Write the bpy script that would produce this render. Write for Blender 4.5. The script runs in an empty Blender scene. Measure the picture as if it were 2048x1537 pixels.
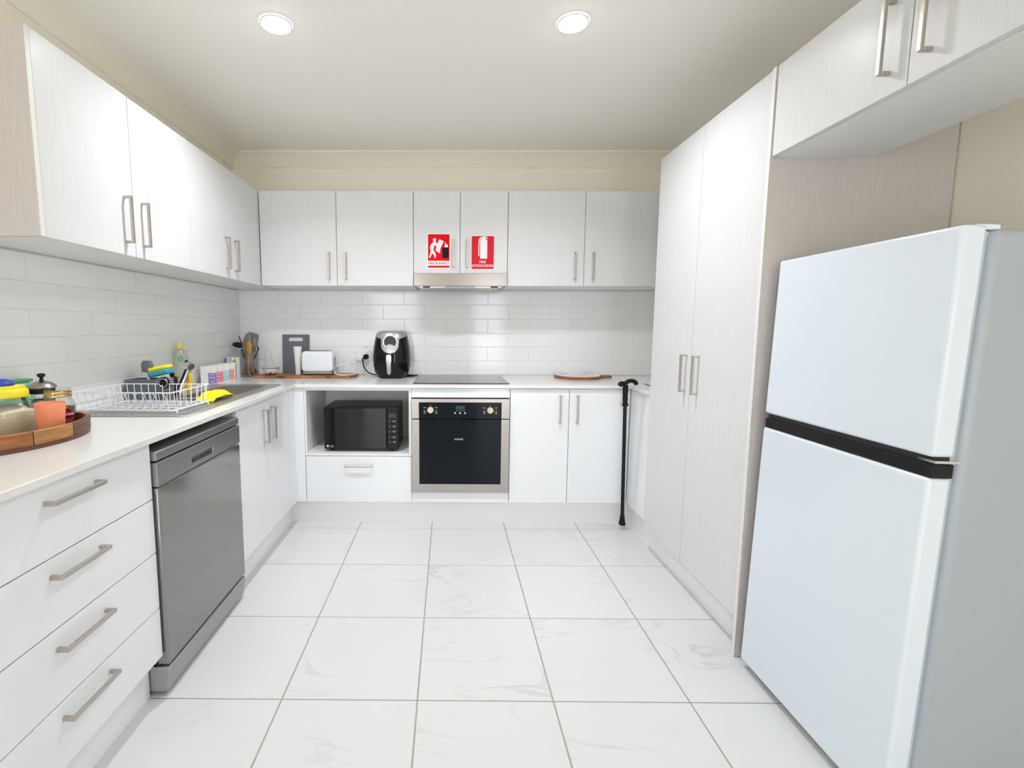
import bpy, bmesh, math, random
from mathutils import Vector, Matrix
from mathutils.geometry import tessellate_polygon
random.seed(7)
S = bpy.context.scene
COL = S.collection
PI = math.pi

# ------------------------------------------------------------------ camera, world, lamps, exposure
F, CX, CY, PITCH, YAW, ROLL, CAMH = 946.444, 890.082, 757.825, 0.107169, -0.0069965, -0.0026656, 1.22684
cp, sp, cy_, sy_ = math.cos(PITCH), math.sin(PITCH), math.cos(YAW), math.sin(YAW)
fw = Vector((sy_*cp, cy_*cp, -sp)); rt = Vector((cy_, -sy_, 0)); dn = fw.cross(rt)
r2 = rt*math.cos(ROLL) + dn*math.sin(ROLL); d2 = -rt*math.sin(ROLL) + dn*math.cos(ROLL)
cam = bpy.data.cameras.new('camera'); camo = bpy.data.objects.new('camera', cam); COL.objects.link(camo)
M = Matrix((( r2.x, -d2.x, -fw.x, 0), (r2.y, -d2.y, -fw.y, 0), (r2.z, -d2.z, -fw.z, CAMH), (0, 0, 0, 1)))
camo.matrix_world = M
cam.sensor_fit = 'HORIZONTAL'; cam.sensor_width = 36.0; cam.lens = F*36/2048
cam.shift_x = (1024-CX)/2048; cam.shift_y = (CY-768.5)/2048
cam.clip_start = 0.02
S.camera = camo
W = bpy.data.worlds.new('world'); S.world = W; W.use_nodes = True
W.node_tree.nodes['Background'].inputs[0].default_value = (0.905, 0.95, 1.0, 1)
W.node_tree.nodes['Background'].inputs[1].default_value = 6.0
LAMP_W, LAMP_SPREAD = 9.2, 134      # watts and beam of the two downlights in the picture
LAMP_COL = (0.955, 0.985, 1.02)
S.view_settings.view_transform = 'Standard'; S.view_settings.look = 'None'
S.view_settings.gamma = 1.0; S.view_settings.use_curve_mapping = False
S.view_settings.exposure = 0.25
S.cycles.max_bounces = 10; S.cycles.diffuse_bounces = 6; S.cycles.glossy_bounces = 5
S.cycles.transparent_max_bounces = 16; S.cycles.sample_clamp_indirect = 6.0
S.cycles.use_denoising = True

# ------------------------------------------------------------------ materials
def mat(name, col, rough=0.5, metal=0.0, spec=0.5, coat=0.0, emit=None, trans=0.0, bump=None, noise=None):
    """noise = (scale vector, amount, detail): brightness grain; bump = (scale vector, strength)"""
    m = bpy.data.materials.new(name); m.use_nodes = True
    nt = m.node_tree; b = nt.nodes['Principled BSDF']
    b.inputs['Base Color'].default_value = (*col, 1); b.inputs['Roughness'].default_value = rough
    b.inputs['Metallic'].default_value = metal; b.inputs['Specular IOR Level'].default_value = spec
    b.inputs['Coat Weight'].default_value = coat; b.inputs['Coat Roughness'].default_value = 0.05
    b.inputs['Transmission Weight'].default_value = trans
    if emit:
        b.inputs['Emission Color'].default_value = (*emit[0], 1); b.inputs['Emission Strength'].default_value = emit[1]
    if noise or bump:
        tc = nt.nodes.new('ShaderNodeTexCoord')
    if noise:
        sc, amt, det = noise
        mp = nt.nodes.new('ShaderNodeMapping'); mp.inputs['Scale'].default_value = sc
        nt.links.new(tc.outputs['Object'], mp.inputs[0])
        n = nt.nodes.new('ShaderNodeTexNoise'); n.inputs['Scale'].default_value = 1.0; n.inputs['Detail'].default_value = det
        nt.links.new(mp.outputs[0], n.inputs['Vector'])
        r = nt.nodes.new('ShaderNodeValToRGB')
        r.color_ramp.elements[0].position = 0.3; r.color_ramp.elements[1].position = 0.7
        r.color_ramp.elements[0].color = (*[max(0, c*(1-amt)) for c in col], 1)
        r.color_ramp.elements[1].color = (*[min(1, c*(1+amt)) for c in col], 1)
        nt.links.new(n.outputs['Fac'], r.inputs[0]); nt.links.new(r.outputs[0], b.inputs['Base Color'])
    if bump:
        mp = nt.nodes.new('ShaderNodeMapping'); mp.inputs['Scale'].default_value = bump[0]
        nt.links.new(tc.outputs['Object'], mp.inputs[0])
        n = nt.nodes.new('ShaderNodeTexNoise'); n.inputs['Scale'].default_value = 1.0; n.inputs['Detail'].default_value = 3
        nt.links.new(mp.outputs[0], n.inputs['Vector'])
        bp = nt.nodes.new('ShaderNodeBump'); bp.inputs['Strength'].default_value = bump[1]; bp.inputs['Distance'].default_value = 0.001
        nt.links.new(n.outputs['Fac'], bp.inputs['Height']); nt.links.new(bp.outputs[0], b.inputs['Normal'])
    return m

def glass_mat(name, tint, gloss=0.12):
    m = bpy.data.materials.new(name); m.use_nodes = True; nt = m.node_tree
    nt.nodes.remove(nt.nodes['Principled BSDF']); out = nt.nodes['Material Output']
    t = nt.nodes.new('ShaderNodeBsdfTransparent'); t.inputs[0].default_value = (*tint, 1)
    g = nt.nodes.new('ShaderNodeBsdfGlossy'); g.inputs['Roughness'].default_value = 0.03
    lw = nt.nodes.new('ShaderNodeLayerWeight'); lw.inputs[0].default_value = 0.25
    mx = nt.nodes.new('ShaderNodeMixShader'); ma = nt.nodes.new('ShaderNodeMath'); ma.operation = 'MULTIPLY_ADD'
    ma.inputs[1].default_value = 0.6; ma.inputs[2].default_value = gloss*0.3
    nt.links.new(lw.outputs['Facing'], ma.inputs[0]); nt.links.new(ma.outputs[0], mx.inputs[0])
    nt.links.new(t.outputs[0], mx.inputs[1]); nt.links.new(g.outputs[0], mx.inputs[2]); nt.links.new(mx.outputs[0], out.inputs[0])
    return m

def marble_mat():
    m = bpy.data.materials.new('marble_tile'); m.use_nodes = True; nt = m.node_tree; b = nt.nodes['Principled BSDF']
    b.inputs['Roughness'].default_value = 0.28; b.inputs['Specular IOR Level'].default_value = 0.4
    tc = nt.nodes.new('ShaderNodeTexCoord'); oi = nt.nodes.new('ShaderNodeObjectInfo')
    cb = nt.nodes.new('ShaderNodeCombineXYZ'); mu = nt.nodes.new('ShaderNodeMath'); mu.operation = 'MULTIPLY'; mu.inputs[1].default_value = 37.0
    nt.links.new(oi.outputs['Random'], mu.inputs[0]); nt.links.new(mu.outputs[0], cb.inputs[0]); nt.links.new(mu.outputs[0], cb.inputs[1])
    ad = nt.nodes.new('ShaderNodeVectorMath'); ad.operation = 'ADD'
    nt.links.new(tc.outputs['Object'], ad.inputs[0]); nt.links.new(cb.outputs[0], ad.inputs[1])
    mp = nt.nodes.new('ShaderNodeMapping'); mp.inputs['Rotation'].default_value = (0, 0, 0.7); mp.inputs['Scale'].default_value = (1.2, 3.2, 1)
    nt.links.new(ad.outputs[0], mp.inputs[0])
    n1 = nt.nodes.new('ShaderNodeTexNoise'); n1.inputs['Scale'].default_value = 1.6; n1.inputs['Detail'].default_value = 7; n1.inputs['Distortion'].default_value = 1.2
    nt.links.new(mp.outputs[0], n1.inputs['Vector'])
    # a vein where the noise crosses one half
    s = nt.nodes.new('ShaderNodeMath'); s.operation = 'SUBTRACT'; s.inputs[1].default_value = 0.5
    a = nt.nodes.new('ShaderNodeMath'); a.operation = 'ABSOLUTE'
    nt.links.new(n1.outputs['Fac'], s.inputs[0]); nt.links.new(s.outputs[0], a.inputs[0])
    r = nt.nodes.new('ShaderNodeValToRGB'); e = r.color_ramp.elements
    e[0].position = 0.0; e[0].color = (1, 1, 1, 1); e[1].position = 0.035; e[1].color = (0, 0, 0, 1)
    nt.links.new(a.outputs[0], r.inputs[0])
    n2 = nt.nodes.new('ShaderNodeTexNoise'); n2.inputs['Scale'].default_value = 2.2; n2.inputs['Detail'].default_value = 2
    nt.links.new(ad.outputs[0], n2.inputs['Vector'])
    r2_ = nt.nodes.new('ShaderNodeValToRGB'); e = r2_.color_ramp.elements
    e[0].position = 0.48; e[0].color = (0, 0, 0, 1); e[1].position = 0.75; e[1].color = (1, 1, 1, 1)
    nt.links.new(n2.outputs['Fac'], r2_.inputs[0])
    mm = nt.nodes.new('ShaderNodeMath'); mm.operation = 'MULTIPLY'
    nt.links.new(r.outputs[0], mm.inputs[0]); nt.links.new(r2_.outputs[0], mm.inputs[1])
    mx = nt.nodes.new('ShaderNodeMix'); mx.data_type = 'RGBA'
    mx.inputs[6].default_value = (0.665, 0.668, 0.678, 1); mx.inputs[7].default_value = (0.53, 0.53, 0.54, 1)
    nt.links.new(mm.outputs[0], mx.inputs[0]); nt.links.new(mx.outputs[2], b.inputs['Base Color'])
    return m

def wood(name, c, amt=0.35, sc=(16, 16, 130), rough=0.45):
    return mat(name, c, rough, noise=(sc, amt, 4))

MT = dict(
 wall=mat('cream_wall_paint', (0.88, 0.83, 0.705), 0.6), ceil=mat('ceiling_paint', (0.94, 0.915, 0.86), 0.7),
 upper=mat('grained_laminate', (0.70, 0.696, 0.704), 0.32, noise=((330, 330, 8), 0.042, 3), bump=((380, 380, 9), 0.12)),
 panel=mat('taupe_grained_laminate', (0.56, 0.51, 0.485), 0.4, noise=((330, 330, 8), 0.075, 3)),
 carc=mat('white_carcass', (0.80, 0.80, 0.79), 0.45), edge=mat('pale_edging', (0.78, 0.77, 0.74), 0.4),
 gloss=mat('gloss_white', (0.80, 0.81, 0.835), 0.13, spec=0.5), kick=mat('kickboard_white', (0.86, 0.86, 0.87), 0.3),
 stone=mat('white_stone', (0.765, 0.755, 0.745), 0.16, noise=((420, 420, 420), 0.035, 2)),
 tile=mat('glazed_white_tile', (0.845, 0.85, 0.86), 0.10), grout=mat('white_grout', (0.80, 0.80, 0.79), 0.8),
 fgrout=mat('beige_grout', (0.36, 0.31, 0.235), 0.9), marble=marble_mat(),
 nickel=mat('brushed_nickel', (0.52, 0.47, 0.42), 0.36, 1.0), steel=mat('brushed_steel', (0.40, 0.365, 0.345), 0.27, 1.0, bump=((6, 6, 500), 0.05)),
 hoodsteel=mat('hood_steel', (0.33, 0.30, 0.29), 0.22, 1.0, bump=((6, 6, 500), 0.05)), sinksteel=mat('sink_steel', (0.53, 0.51, 0.485), 0.36, 0.9), chrome=mat('chrome', (0.75, 0.75, 0.76), 0.08, 1.0),
 silver=mat('silver_paint', (0.33, 0.327, 0.325), 0.33, 0.75), silverdoor=mat('silver_door', (0.30, 0.29, 0.28), 0.14, 0.8),
 silverlow=mat('silver_grey_plastic', (0.36, 0.37, 0.38), 0.4, 0.4), dark=mat('dark_gap', (0.02, 0.02, 0.022), 0.6),
 black=mat('gloss_black', (0.006, 0.006, 0.007), 0.07, spec=0.3), bglass=mat('black_glass', (0.006, 0.009, 0.013), 0.04, spec=0.14),
 bsat=mat('satin_black', (0.012, 0.012, 0.013), 0.4, spec=0.2), brub=mat('black_rubber', (0.010, 0.010, 0.010), 0.6, spec=0.2),
 mw=mat('microwave_charcoal', (0.022, 0.021, 0.021), 0.35, spec=0.25), mwglass=mat('microwave_glass', (0.022, 0.020, 0.020), 0.05, spec=0.3),
 hob=mat('hob_glass', (0.03, 0.032, 0.035), 0.05), champ=mat('champagne_knob', (0.66, 0.55, 0.42), 0.35, 0.4),
 teal=mat('display_teal', (0.02, 0.05, 0.065), 0.2), white=mat('white_plastic', (0.83, 0.83, 0.84), 0.3),
 mark=mat('pale_marking', (0.55, 0.56, 0.58), 0.5), gmark=mat('grey_marking', (0.16, 0.17, 0.18), 0.5),
 fridge=mat('fridge_white', (0.71, 0.765, 0.835), 0.22), fridgeb=mat('fridge_body_shaded', (0.385, 0.42, 0.465), 0.35), gasket=mat('gasket_grey', (0.45, 0.53, 0.60), 0.6),  # fridge body greyer than its doors: side shade put into the colour
 toaster=mat('toaster_white', (0.78, 0.80, 0.86), 0.2), grey=mat('slate_grey_plastic', (0.13, 0.145, 0.17), 0.45), lgrey=mat('mid_grey_plastic', (0.33, 0.34, 0.34), 0.5),
 wire=mat('white_coated_wire', (0.80, 0.81, 0.85), 0.3), ceramic=mat('cream_ceramic', (0.80, 0.76, 0.72), 0.15),
 yellow=mat('yellow_plastic', (0.90, 0.74, 0.02), 0.3), ycloth=mat('yellow_microfibre', (0.80, 0.68, 0.008), 0.9, bump=((400, 400, 400), 0.4)),
 blue=mat('blue_scourer', (0.012, 0.05, 0.42), 0.45, bump=((300, 300, 300), 0.9), noise=((160, 160, 160), 0.5, 2)), fsilver=mat('bright_silver_plastic', (0.46, 0.46, 0.47), 0.3, 0.6), tealp=mat('teal_scourer', (0.04, 0.34, 0.46), 0.7),
 green=mat('green_plastic', (0.22, 0.62, 0.36), 0.35), dgreen=mat('dark_green_rim', (0.05, 0.36, 0.17), 0.35),
 orange=mat('orange_tumbler', (0.90, 0.30, 0.15), 0.4), rice=mat('pale_rice', (0.80, 0.69, 0.50), 0.8, noise=((300, 300, 300), 0.15, 2)),
 pink=mat('pinkish_reflection', (0.60, 0.50, 0.50), 0.5), coffee=mat('coffee_granules', (0.022, 0.012, 0.007), 0.7, noise=((400, 400, 400), 0.6, 2)),
 gold=mat('gold_band', (0.72, 0.42, 0.10), 0.25, 0.9), red=mat('sign_red', (0.80, 0.003, 0.008), 0.5, spec=0.1), red2=mat('sign_red_gloss', (0.68, 0.003, 0.020), 0.15, spec=0.3), signw=mat('sign_white', (0.84, 0.84, 0.86), 0.35),
 signk=mat('sign_black', (0.012, 0.012, 0.014), 0.4, spec=0.1), purple=mat('label_purple', (0.27, 0.20, 0.50), 0.5), pinkl=mat('label_pink', (0.78, 0.17, 0.27), 0.5), teall=mat('label_teal', (0.30, 0.66, 0.68), 0.5), oranl=mat('label_orange', (0.80, 0.28, 0.15), 0.5),
 bluel=mat('label_blue', (0.30, 0.43, 0.66), 0.5), carton=mat('white_card', (0.80, 0.79, 0.78), 0.5), navy=mat('navy_print', (0.05, 0.10, 0.14), 0.5),
 lemon=mat('lemon_print', (0.88, 0.70, 0.02), 0.5), lime=mat('lime_print', (0.12, 0.42, 0.06), 0.5), ylw2=mat('detergent_yellow', (0.90, 0.66, 0.02), 0.3), orgp=mat('orange_print', (0.85, 0.30, 0.04), 0.4),
 oil=mat('amber_liquid', (0.55, 0.36, 0.02), 0.2), capy=mat('pale_yellow_cap', (0.80, 0.72, 0.22), 0.4),
 clear=glass_mat('clear_glass', (0.93, 0.95, 0.94)), clearp=glass_mat('clear_plastic', (0.93, 0.94, 0.895)),
 woodl=wood('acacia_light', (0.40, 0.19, 0.06)), woodm=wood('acacia_mid', (0.32, 0.12, 0.035)), woodd=wood('acacia_dark', (0.13, 0.055, 0.03)), woodb=wood('acacia_board', (0.30, 0.13, 0.045), 0.45, (9, 110, 60)),
 spoonw=wood('spoon_wood', (0.52, 0.25, 0.07), 0.2, (80, 80, 8)), handlew=wood('handle_wood', (0.30, 0.12, 0.055), 0.3, (80, 80, 8)),
 toolg=mat('grey_silicone', (0.17, 0.165, 0.145), 0.5), resin=mat('printed_white_resin', (0.78, 0.78, 0.80), 0.2, noise=((14, 22, 14), 0.06, 3)),
 paper=mat('paper_white', (0.82, 0.82, 0.84), 0.6), lamp=mat('lamp_diffuser', (1, 1, 1), 0.5, emit=((0.97, 0.985, 1.0), 28.0)),
)

# ------------------------------------------------------------------ mesh helpers
class MB:
    def __init__(s): s.v, s.f = [], []
    def add(s, v, f):
        o = len(s.v); s.v += [tuple(p) for p in v]; s.f += [tuple(i+o for i in q) for q in f]; return s
    def box(s, x0, x1, y0, y1, z0, z1):
        v = [(x, y, z) for x in (x0, x1) for y in (y0, y1) for z in (z0, z1)]
        return s.add(v, [(0, 1, 3, 2), (4, 6, 7, 5), (0, 4, 5, 1), (2, 3, 7, 6), (0, 2, 6, 4), (1, 5, 7, 3)])
    def prism(s, pts, ax, a0, a1):
        n = len(pts); P = {'x': lambda p, a: (a, p[0], p[1]), 'y': lambda p, a: (p[0], a, p[1]), 'z': lambda p, a: (p[0], p[1], a)}[ax]
        v = [P(p, a0) for p in pts] + [P(p, a1) for p in pts]
        f = [(i, (i+1) % n, n+(i+1) % n, n+i) for i in range(n)] + [tuple(range(n)), tuple(range(n, 2*n))]
        return s.add(v, f)
    def cells(s, xs, ys, hole, z0, z1):
        """a slab on a grid of cuts, cells in `hole` left out, vertices shared"""
        nx, ny = len(xs), len(ys); o = len(s.v)
        idx = lambda i, j, k: o + (i*ny+j)*2+k
        for x in xs:
            for y in ys: s.v += [(x, y, z0), (x, y, z1)]
        full = lambda i, j: 0 <= i < nx-1 and 0 <= j < ny-1 and (i, j) not in hole
        for i in range(nx-1):
            for j in range(ny-1):
                if not full(i, j): continue
                s.f.append((idx(i, j, 1), idx(i+1, j, 1), idx(i+1, j+1, 1), idx(i, j+1, 1)))
                s.f.append((idx(i, j, 0), idx(i, j+1, 0), idx(i+1, j+1, 0), idx(i+1, j, 0)))
                for (a, b, ni, nj) in (((i, j), (i+1, j), i, j-1), ((i+1, j), (i+1, j+1), i+1, j), ((i+1, j+1), (i, j+1), i, j+1), ((i, j+1), (i, j), i-1, j)):
                    if not full(ni, nj): s.f.append((idx(*a, 0), idx(*b, 0), idx(*b, 1), idx(*a, 1)))
        return s
    def lathe(s, prof, n=24, c=(0, 0), sx=1, sy=1, caps=True, sq=2.0):
        v, f = [], []
        for r, z in prof:
            for k in range(n):
                a = 2*PI*k/n; ca, sa = math.cos(a), math.sin(a)
                q = (abs(ca)**sq+abs(sa)**sq)**(-1/sq)
                v.append((c[0]+r*ca*q*sx, c[1]+r*sa*q*sy, z))
        for i in range(len(prof)-1):
            for k in range(n):
                f.append((i*n+k, i*n+(k+1) % n, (i+1)*n+(k+1) % n, (i+1)*n+k))
        if caps:
            f.append(tuple(range(n))); f.append(tuple(range((len(prof)-1)*n, len(prof)*n)))
        return s.add(v, f)
    def tube(s, pts, r, n=8, closed=False, flat=1.0):
        pts = [Vector(p) for p in pts]; m = len(pts); R = r if isinstance(r, (list, tuple)) else [r]*m
        if 4 <= m <= 10 and not closed:                      # round off a bent rod (Catmull-Rom)
            np_, nr_ = [], []
            for i in range(m-1):
                a, b, c, d = pts[max(i-1, 0)], pts[i], pts[i+1], pts[min(i+2, m-1)]
                for k in range(4):
                    u = k/4; np_.append(.5*(2*b+(c-a)*u+(2*a-5*b+4*c-d)*u*u+(3*b-a-3*c+d)*u**3)); nr_.append(R[i]+(R[i+1]-R[i])*u)
            pts, R = np_+[pts[-1]], nr_+[R[-1]]; m = len(pts)
        T = []
        for i in range(m):
            a = pts[(i-1) % m] if (i or closed) else pts[0]; b = pts[(i+1) % m] if (i < m-1 or closed) else pts[-1]
            T.append((b-a).normalized())
        up = Vector((0, 0, 1)) if abs(T[0].z) < 0.9 else Vector((1, 0, 0))
        N = (up - T[0]*up.dot(T[0])).normalized(); v, f = [], []
        for i in range(m):
            N = (N - T[i]*N.dot(T[i])).normalized(); B = T[i].cross(N)
            for k in range(n):
                a = 2*PI*k/n; v.append(pts[i] + N*math.cos(a)*R[i] + B*math.sin(a)*R[i]*flat)
        for i in range(m if closed else m-1):
            for k in range(n):
                j = (i+1) % m; f.append((i*n+k, i*n+(k+1) % n, j*n+(k+1) % n, j*n+k))
        if not closed: f += [tuple(range(n)), tuple(range((m-1)*n, m*n))]
        return s.add(v, f)
    def ball(s, c, rx, ry, rz, nu=16, nv=10, z0=-1.0, mtx=None):
        v, f = [], []
        for j in range(nv+1):
            t = -PI/2 + PI*j/nv; zz = max(math.sin(t), z0); cr = math.cos(t) if math.sin(t) >= z0 else math.sqrt(max(0, 1-z0*z0))*(j/nv*0.2)
            for k in range(nu):
                a = 2*PI*k/nu; p = Vector((rx*max(cr, 1e-4)*math.cos(a), ry*max(cr, 1e-4)*math.sin(a), rz*zz))
                if mtx: p = mtx @ p
                v.append(p+Vector(c))
        for j in range(nv):
            for k in range(nu): f.append((j*nu+k, j*nu+(k+1) % nu, (j+1)*nu+(k+1) % nu, (j+1)*nu+k))
        f += [tuple(range(nu)), tuple(range(nv*nu, nv*nu+nu))]
        return s.add(v, f)
    def flat(s, polys, org, right, up, t=0.0006):
        """2-D outlines laid on a plane at org, with a slight thickness towards the viewer"""
        org, right, up = Vector(org), Vector(right), Vector(up); nrm = right.cross(up).normalized()
        for p in polys:
            n = len(p); base = [org+right*a+up*b for a, b in p]; top = [q+nrm*t for q in base]
            tri = tessellate_polygon([[Vector((a, b, 0)) for a, b in p]])
            f = [tuple(i+n for i in q) for q in tri] + [tuple(q) for q in tri] + [(i, (i+1) % n, n+(i+1) % n, n+i) for i in range(n)]
            s.add(base+top, f)
        return s
    def text(s, body, org, right, up, width=None, height=0.01, t=0.0005, bold=0.0):
        cu = bpy.data.curves.new('t', 'FONT'); cu.body = body; cu.size = 1.0; cu.offset = bold; cu.fill_mode = 'FRONT'; cu.dimensions = '2D'; cu.resolution_u = 3
        ob = bpy.data.objects.new('t', cu); COL.objects.link(ob)
        me = bpy.data.meshes.new_from_object(ob.evaluated_get(bpy.context.evaluated_depsgraph_get()))
        vs = [v.co.copy() for v in me.vertices]; fs = [tuple(p.vertices) for p in me.polygons]
        bpy.data.objects.remove(ob); bpy.data.curves.remove(cu); bpy.data.meshes.remove(me)
        x0 = min(v.x for v in vs); x1 = max(v.x for v in vs); y0 = min(v.y for v in vs); y1 = max(v.y for v in vs)
        kx = (width/(x1-x0)) if width else height/(y1-y0); ky = height/(y1-y0)
        org, right, up = Vector(org), Vector(right), Vector(up); nrm = right.cross(up).normalized()
        return s.add([org+right*((v.x-(x0+x1)/2)*kx)+up*((v.y-(y0+y1)/2)*ky)+nrm*t for v in vs], fs)

def wloc(o):
    p = Vector((0, 0, 0))
    while o: p += o.location; o = o.parent
    return p

def build(mb, name, m, parent=None, loc=None, bevel=0.0, seg=2, smooth=40, local=False, **props):
    """one mesh object; coordinates are world ones unless local"""
    L = Vector(loc) if loc else Vector((0, 0, 0)); base = wloc(parent) if (parent and not local) else Vector((0, 0, 0))
    me = bpy.data.meshes.new(name)
    me.from_pydata([Vector(p)-base-L for p in mb.v], [], mb.f)
    bm = bmesh.new(); bm.from_mesh(me); bmesh.ops.recalc_face_normals(bm, faces=bm.faces); bm.to_mesh(me); bm.free()
    me.materials.append(MT[m] if isinstance(m, str) else m)
    if smooth:
        me.polygons.foreach_set('use_smooth', [True]*len(me.polygons)); me.set_sharp_from_angle(angle=math.radians(smooth))
    o = bpy.data.objects.new(name, me); COL.objects.link(o); o.location = L
    if parent: o.parent = parent
    if bevel:
        b = o.modifiers.new('bevel', 'BEVEL'); b.width = bevel; b.segments = seg; b.limit_method = 'ANGLE'; b.angle_limit = math.radians(50); b.harden_normals = False
    for k, v in props.items(): o[k] = v
    return o

def thing(name, label, cat, loc, group=None):
    o = bpy.data.objects.new(name, None); COL.objects.link(o); o.location = loc; o.empty_display_size = 0.05
    o['label'] = label; o['category'] = cat
    if group: o['group'] = group
    return o
def tag(o, label, cat, group=None):
    o['label'] = label; o['category'] = cat
    if group: o['group'] = group
    return o
B = lambda *a: MB().box(*a)
def handle(parent, c, axis, out, L=0.172, d=0.03, w=0.011, t=0.009):
    """square bar pull: c = middle on the door face; axis 0/1/2 the bar runs along; out = (axis, sign)"""
    oa, sg = out; third = 3-axis-oa; mb = MB()
    def bx(a0, a1, o0, o1):
        lo = [0, 0, 0]; hi = [0, 0, 0]
        lo[axis], hi[axis] = c[axis]+a0, c[axis]+a1
        p, q = c[oa]+sg*o0, c[oa]+sg*o1; lo[oa], hi[oa] = min(p, q), max(p, q)
        lo[third], hi[third] = c[third]-w/2, c[third]+w/2
        mb.box(lo[0], hi[0], lo[1], hi[1], lo[2], hi[2])
    bx(-L/2, L/2, d-t, d); bx(-L/2, -L/2+t, 0, d-t); bx(L/2-t, L/2, 0, d-t)
    return build(mb, 'handle', 'nickel', parent, bevel=0.0012, seg=1, smooth=0)

# ------------------------------------------------------------------ setting
XL, XR, YB, ZC, YR = -1.511, 1.70, 3.426, 2.42, -2.4
st = dict(kind='structure')
floor = build(B(XL-.1, XR+.1, YR, YB+.1, -.12, -.0012), 'floor', 'fgrout', smooth=0, **st)
ceiling = build(B(XL-.1, XR+.1, YR, YB+.1, ZC, ZC+.1), 'ceiling', 'ceil', smooth=0, **st)
wall_left = build(B(XL-.1, XL, YR, YB, -.1, ZC+.05), 'wall_left', 'wall', smooth=0, **st)
wall_back = build(B(XL-.1, XR+.1, YB, YB+.1, -.1, ZC+.05), 'wall_back', 'wall', smooth=0, **st)
wall_right = build(B(XR, XR+.1, YR, YB, -.1, ZC+.05), 'wall_right', 'wall', smooth=0, **st)
rear = MB().cells([XL, -1.45, -.62, .50, 1.05, XR], [0, .10, 2.15, ZC], {(1, 1), (3, 0), (3, 1)}, 0, .1)  # unseen rear wall, added; openings shaped to steer daylight and reflections
rear.v = [(x, YR-.1+d, z) for x, z, d in rear.v]
build(rear, 'wall_rear_added', 'wall', smooth=0, **st)
pf = [(0, 2.330), (.008, 2.330), (.012, 2.336), (.030, 2.365), (.052, 2.390), (.080, 2.407), (.086, 2.411), (.086, ZC), (0, ZC)]
build(MB().prism([(YB-a, z) for a, z in pf], 'x', XL, XR), 'trim_1', 'wall', smooth=20, **st)
build(MB().prism([(XL+a, z) for a, z in pf], 'y', YR, YB), 'trim_2', 'wall', smooth=20, **st)
build(MB().prism([(XR-a, z) for a, z in pf], 'y', YR, YB), 'trim_3', 'wall', smooth=20, **st)
# floor tiles, one object each
G = .0024
tile0 = None
for i in range(-3, 6):
    for j in range(-2, 12):
        x0, x1 = -.54882+.45*i, -.54882+.45*(i+1); y1, y0 = 2.79335-.45*j, 2.79335-.45*(j+1)
        x0c, x1c, y0c, y1c = max(x0+G, XL+.001), min(x1-G, XR-.001), max(y0+G, YR), min(y1-G, YB-.001)
        if x1c-x0c < .02 or y1c-y0c < .02: continue
        fullt = abs((x1c-x0c)-(.45-2*G)) < 1e-6 and abs((y1c-y0c)-(.45-2*G)) < 1e-6
        cx, cy = (x0c+x1c)/2, (y0c+y1c)/2
        if fullt and tile0:
            o = tile0.copy(); COL.objects.link(o); o.parent = floor; o.location = (cx, cy, 0)
        else:
            hx, hy = (x1c-x0c)/2, (y1c-y0c)/2
            o = build(B(-hx, hx, -hy, hy, -.003, 0), 'floor_tile', 'marble', floor, loc=(0, 0, 0), bevel=.0012, seg=1, smooth=0, local=True); o.location = (cx, cy, 0)
            if fullt: tile0 = o
# splashback tiles: 300 x 100 running bond
TW, TH, g = .299, .1, .0011
protos = {}
def wtile(wall, u0, u1, z0, side):
    w = round(u1-u0, 4); k = (side, w)
    if k in protos:
        o = protos[k].copy(); COL.objects.link(o); o.parent = wall
    else:
        mb = B(-w/2, w/2, -.003, .003, -TH/2+g, TH/2-g) if side == 'b' else B(-.003, .003, -w/2, w/2, -TH/2+g, TH/2-g)
        o = build(mb, 'wall_tile', 'tile', wall, bevel=.0014, seg=2, smooth=30, local=True); protos[k] = o
    u = (u0+u1)/2; z = z0+TH/2
    o.location = (u, YB-.003, z) if side == 'b' else (XL+.003, u, z)
build(B(XL, XR, YB-.0042, YB, .886, 1.49), 'grout_bed', 'grout', wall_back, smooth=0)
build(B(XL, XL+.0042, .72, YB, .886, 1.49), 'grout_bed', 'grout', wall_left, smooth=0)
for r in range(6):
    z0 = .889+TH*r
    ph = -.017 if r % 2 else -.168
    u = ph-6*TW
    while u < XR:
        a, b = max(u+g, XL+.0065), min(u+TW-g, XR-.001)
        if b-a > .015: wtile(wall_back, a, b, z0, 'b')
        u += TW
    ph = 2.004 if r % 2 else 1.857
    u = ph-5*TW
    while u < YB:
        a, b = max(u+g, .72), min(u+TW-g, YB-.0065)
        if b-a > .015: wtile(wall_left, a, b, z0, 'l')
        u += TW
# kickboards
build(B(-1.01, -.99, .5, 1.447, 0, .152), 'baseboard_left', 'kick', smooth=0, **st)
build(B(-1.01, -.99, 2.05, 2.887, 0, .152), 'baseboard_left', 'kick', smooth=0, **st)
build(B(-1.01, 1.17, 2.887, 2.905, 0, .152), 'baseboard_back', 'kick', smooth=0, **st)
build(B(1.135, 1.153, 1.68, 2.887, 0, .152), 'baseboard_right', 'kick', smooth=0, **st)

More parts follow.
